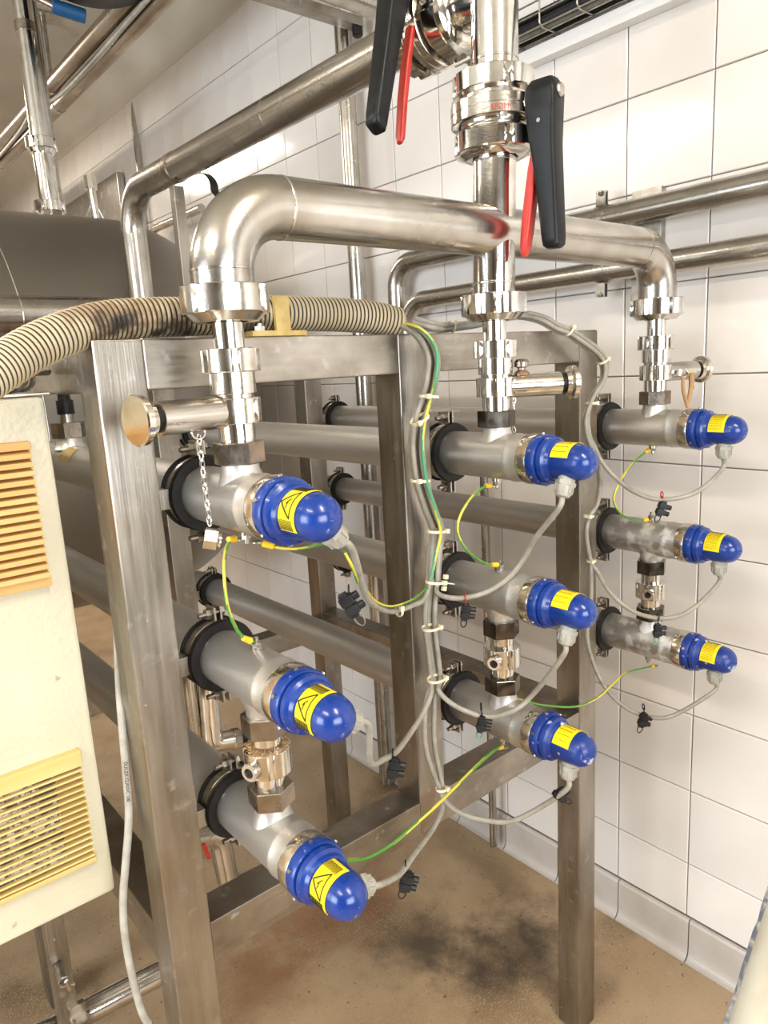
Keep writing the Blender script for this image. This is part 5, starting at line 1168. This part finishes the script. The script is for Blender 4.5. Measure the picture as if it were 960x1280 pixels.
for i, p in enumerate(TI):
    p = Vector(p) + (Vector((0.002, 0.001, 0)) if i < 7 else Vector((0, 0, 0)))
    ax = TAN.get(i, Vector((0.05, 0, -1))).normalized(); ax = (ax + Vector((0.0, 0, 0)) + (Z * 0.0)).normalized()
    tiltv = Quaternion(Y, math.radians([10, -25, 8, 8, 14, 4, 2, 10][i] if i < 8 else 6)); ax = tiltv @ ax
    rx, ry = SZ.get(i, (0.0155, 0.0125)); u = (Y - ax * Y.dot(ax)).normalized(); w = ax.cross(u)
    t = thing('cable_tie', TLAB[i], 'cable tie', p, 'natural nylon cable ties')
    mb = MB(); n = 28; vs = []; fs = []
    for k in range(n):
        a = 2 * PI * k / n
        for rr, hh in ((0, -0.0021), (0.0013, -0.0021), (0.0013, 0.0021), (0, 0.0021)):
            vs.append(p + w * math.cos(a) * (rx + rr) + u * math.sin(a) * (ry + rr) + ax * hh)
    for k in range(n):
        k2 = (k + 1) % n
        for j in range(4): fs.append((k * 4 + j, k * 4 + (j + 1) % 4, k2 * 4 + (j + 1) % 4, k2 * 4 + j))
    obj('band', mb.add(vs, fs), M['tie'], t)
    sgn = -1 if i in (0, 1, 2, 8, 12, 13) else 1
    if w.dot(X) < 0: w = -w
    hc = p + w * sgn * (rx * 0.75) - u * (ry * 0.75 + 0.001)
    obj('head', MB().obox(hc, ax * 0.0036, w * 0.0036, u * 0.003), M['tie'], t, bevel=0.0006)
    if i in (1, 4): obj('tail', MB().tube(smooth_path([hc, hc + w * 0.012 - u * 0.004 - Z * 0.001, hc + w * 0.022 - Z * 0.003], 6), 0.0012, 6), M['tie'], t)
    if i == 4:
        obj('head', MB().obox(hc + Z * 0.010 + w * 0.003, ax * 0.0036, w * 0.0036, u * 0.003), M['tie'], t, bevel=0.0006)
        obj('head', MB().obox(hc - Z * 0.009 - w * 0.002, ax * 0.0036, w * 0.0036, u * 0.003), M['tie'], t, bevel=0.0006)

# ---------------------------------------------------------------- black terminal blocks hanging on the cables
BL = PATHS['blocks']
BLAB = ['large black terminal block hanging below the upper left blue cap', 'black terminal block hanging by the gland of the left centre cap', 'black terminal block beside the lowest left cap',
        'black terminal block on a red tie under the upper middle clamp', 'black terminal block in front of the lowest middle tube', 'black terminal block tied close to the lowest middle gland',
        'black terminal block on a red tie below the upper right tube', 'black terminal block between the lower two right tubes', 'black terminal block below the lowest right tube']
TIEUP = [0.016, 0.020, 0.024, 0.022, 0.028, 0.006, 0.024, 0.026, 0.026]
for i, p in enumerate(BL):
    p = Vector(p); t = thing('terminal_block', BLAB[i], 'terminal block', p, 'black terminal blocks on the cables')
    ang = math.radians([-38, 6, 10, 2, 4, -60, 12, -4, 8][i]); q = Quaternion(Vector((0.62, 0.76, 0)), ang); s = [1.15, 1.1, 1.1, 1, 1, 0.9, 1.05, 1, 1.1][i]
    ux = q @ Vector((0.76, -0.62, -0.15)).normalized(); uz = q @ Z; uy = uz.cross(ux).normalized(); uz = ux.cross(uy)
    if uz.z < 0: uz = -uz
    T_ = lambda a, b, c_: p + (ux * a + uy * b + uz * c_) * s
    h = MB()
    for zc_ in (0.0055, -0.0055): h.obox(T_(0, 0, zc_), ux * 0.0072 * s, uy * 0.006 * s, uz * 0.0048 * s)
    h.obox(T_(-0.001, 0, 0), ux * 0.0045 * s, uy * 0.0045 * s, uz * 0.014 * s)
    hb = obj('housing', h, M['black'], t, bevel=0.0008)
    for zc_ in (0.0058, -0.0058):
        g = MB(); g.lathe([(0.006, 0), (0.006, 0.0042 * s), (0.0155, 0.0042 * s), (0.0155, 0.0030 * s), (0.011, 0.0028 * s), (0.011, 0)], T_(0, 0, zc_), ux, 18); obj('screw_shaft', g, M['black'], t)
    lp = [T_(math.sin(a) * 0.0045, 0.001, -0.020 - 0.008 * math.cos(a) + 0.002) for a in [2 * PI * k / 16 for k in range(16)]]
    obj('wire_loop', MB().loop(lp, 0.0010, 6), M['zinc'] if i == 0 else (M['tealgreen'] if i in (4, 7) else M['black']), t)
    up = TIEUP[i]
    g = MB(); g.tube(smooth_path([T_(0, 0, 0.010), T_(-0.001, -0.002, 0.010) * 0.5 + (p + Z * up) * 0.5, p + Z * up], 5), 0.0012, 6)
    c_ = p + Z * (up + 0.002)
    g.loop([c_ + Vector((0.15, 0.1, 1)).normalized() * 0.0058 * math.sin(a) + Vector((0.62, 0.78, 0)) * 0.0058 * math.cos(a) for a in [2 * PI * k / 14 for k in range(14)]], 0.0011, 6)
    obj('tie', g, M['red'] if i in (3, 6) else M['black'], t)

# ---------------------------------------------------------------- little chains with caps
def chain(label, pts, pitch, cap_kind, grp='sampling stub chains'):
    pa = smooth_path(pts, 20); dd = [0.0]
    for a, b in zip(pa[:-1], pa[1:]): dd.append(dd[-1] + (b - a).length)
    t = thing('chain', label, 'chain', pa[-1], grp)
    n = int(dd[-1] / pitch)
    for k in range(n):
        s_ = (k + 0.5) * pitch; i = max(j for j in range(len(dd) - 1) if dd[j] <= s_); p = pa[i].lerp(pa[i + 1], (s_ - dd[i]) / (dd[i + 1] - dd[i] + 1e-9)); tn = (pa[i + 1] - pa[i]).normalized()
        sv = tn.cross(Vector((0.62, 0.76, 0))).normalized(); sv = Quaternion(tn, (PI / 2 if k % 2 else 0) + 0.5) @ sv
        L_, W_ = pitch * 0.68, pitch * 0.30
        ring = [p + tn * (L_ * math.cos(a)) + sv * (W_ * math.sin(a)) for a in [2 * PI * q / 12 for q in range(12)]]
        obj('link', MB().loop(ring, pitch * 0.105, 6), M['polish'], t)
    return t
c1 = Vector((0.354, 0.748, 1.455)); b1 = Vector((0.353, 0.742, 1.350))
t = chain('fine chain hanging from the left stub with a square steel cap', [c1, (0.354, 0.747, 1.42), (0.3535, 0.744, 1.38), b1], 0.0092, 'hex')
g = MB(); hx = Vector((0.85, -0.45, -0.25)).normalized(); g.extrude(polygon(6, 0.0125), b1 - Z * 0.012, *frame(hx), hx, -0.008, 0.007, ch=0.06)
g.lathe([(0.0068, 0.0085), (0.011, 0.0105), (0.012, 0.0085)], b1 - Z * 0.012, hx, 20, closed=True); obj('hex_cap', g, M['fitting'], t)
g = MB(); g.loop([c1 + Z * 0.004 + Vector((0.008 * math.cos(a), 0, 0.008 * math.sin(a))) for a in [2 * PI * k / 14 for k in range(14)]], 0.0012, 6); obj('ring', g, M['polish'], t)
bm_ = math.radians(SDIR[1]); D1 = Vector((math.cos(bm_), math.sin(bm_), 0))
s1 = Vector((XC[1], CY, 1.478)) + D1 * 0.030
t = thing('relief_knob', 'small knurled steel knob on the middle stub', 'knob', s1 + Z * 0.018)
g = MB(); g.lathe([(0.016, 0.0), (0.016, 0.011), (0.019, 0.012), (0.022, 0.009), (0.024, 0.006), (0.027, 0.006), (0.029, 0.011), (0.036, 0.0115), (0.040, 0.008), (0.041, 0)], s1 + D1 * 0.012, Z, 20); obj('knob', g, M['hex'], t)
t = chain('short fine chain behind the centre stack neck', [s1 - Z * 0.019, s1 - Z * 0.05 + D1 * -0.004, s1 - Z * 0.078], 0.0075, None)
b2 = math.radians(SDIR[2]); D2 = Vector((math.cos(b2), math.sin(b2), 0)); s2 = Vector((XC[2], CY, 1.478)) + D2 * 0.045 - Y * 0.018
t = thing('sampling_plug', 'steel plug hanging in front of the right stub with sticky brown residue', 'plug', s2)
g = MB(); g.extrude(polygon(6, 0.0095), s2 + Vector((0.012, -0.006, -0.004)), Y, Z, X, -0.012, 0.022, ch=0.08); g.cyl(s2 + Vector((-0.016, -0.006, -0.002)), s2 + Vector((0.0, -0.006, -0.003)), 0.0065, 14); obj('plug', g, M['fitting'], t)
M['residue'] = material('sticky_brown_residue', (0.42, 0.24, 0.10), 0.4)
g = MB(); g.tube(smooth_path([s2 + Vector((0.018, -0.012, -0.004)), s2 + Vector((0.019, -0.012, -0.03)), s2 + Vector((0.012, -0.012, -0.052)), s2 + Vector((0.004, -0.012, -0.070))], 6), 0.004, 8, rf=lambda i: 0.0055 - 0.00012 * i)
g.tube(smooth_path([s2 + Vector((-0.010, -0.010, -0.012)), s2 + Vector((-0.008, -0.010, -0.035)), s2 + Vector((-0.0, -0.011, -0.055)), s2 + Vector((0.006, -0.012, -0.068))], 6), 0.0035, 8); obj('residue', g, M['residue'], t)
chain('tiny chain draped below the right stub', [s2 + Vector((0.028, -0.012, -0.004)), s2 + Vector((0.026, -0.012, -0.035)), s2 + Vector((0.012, -0.013, -0.062))], 0.0065, None)
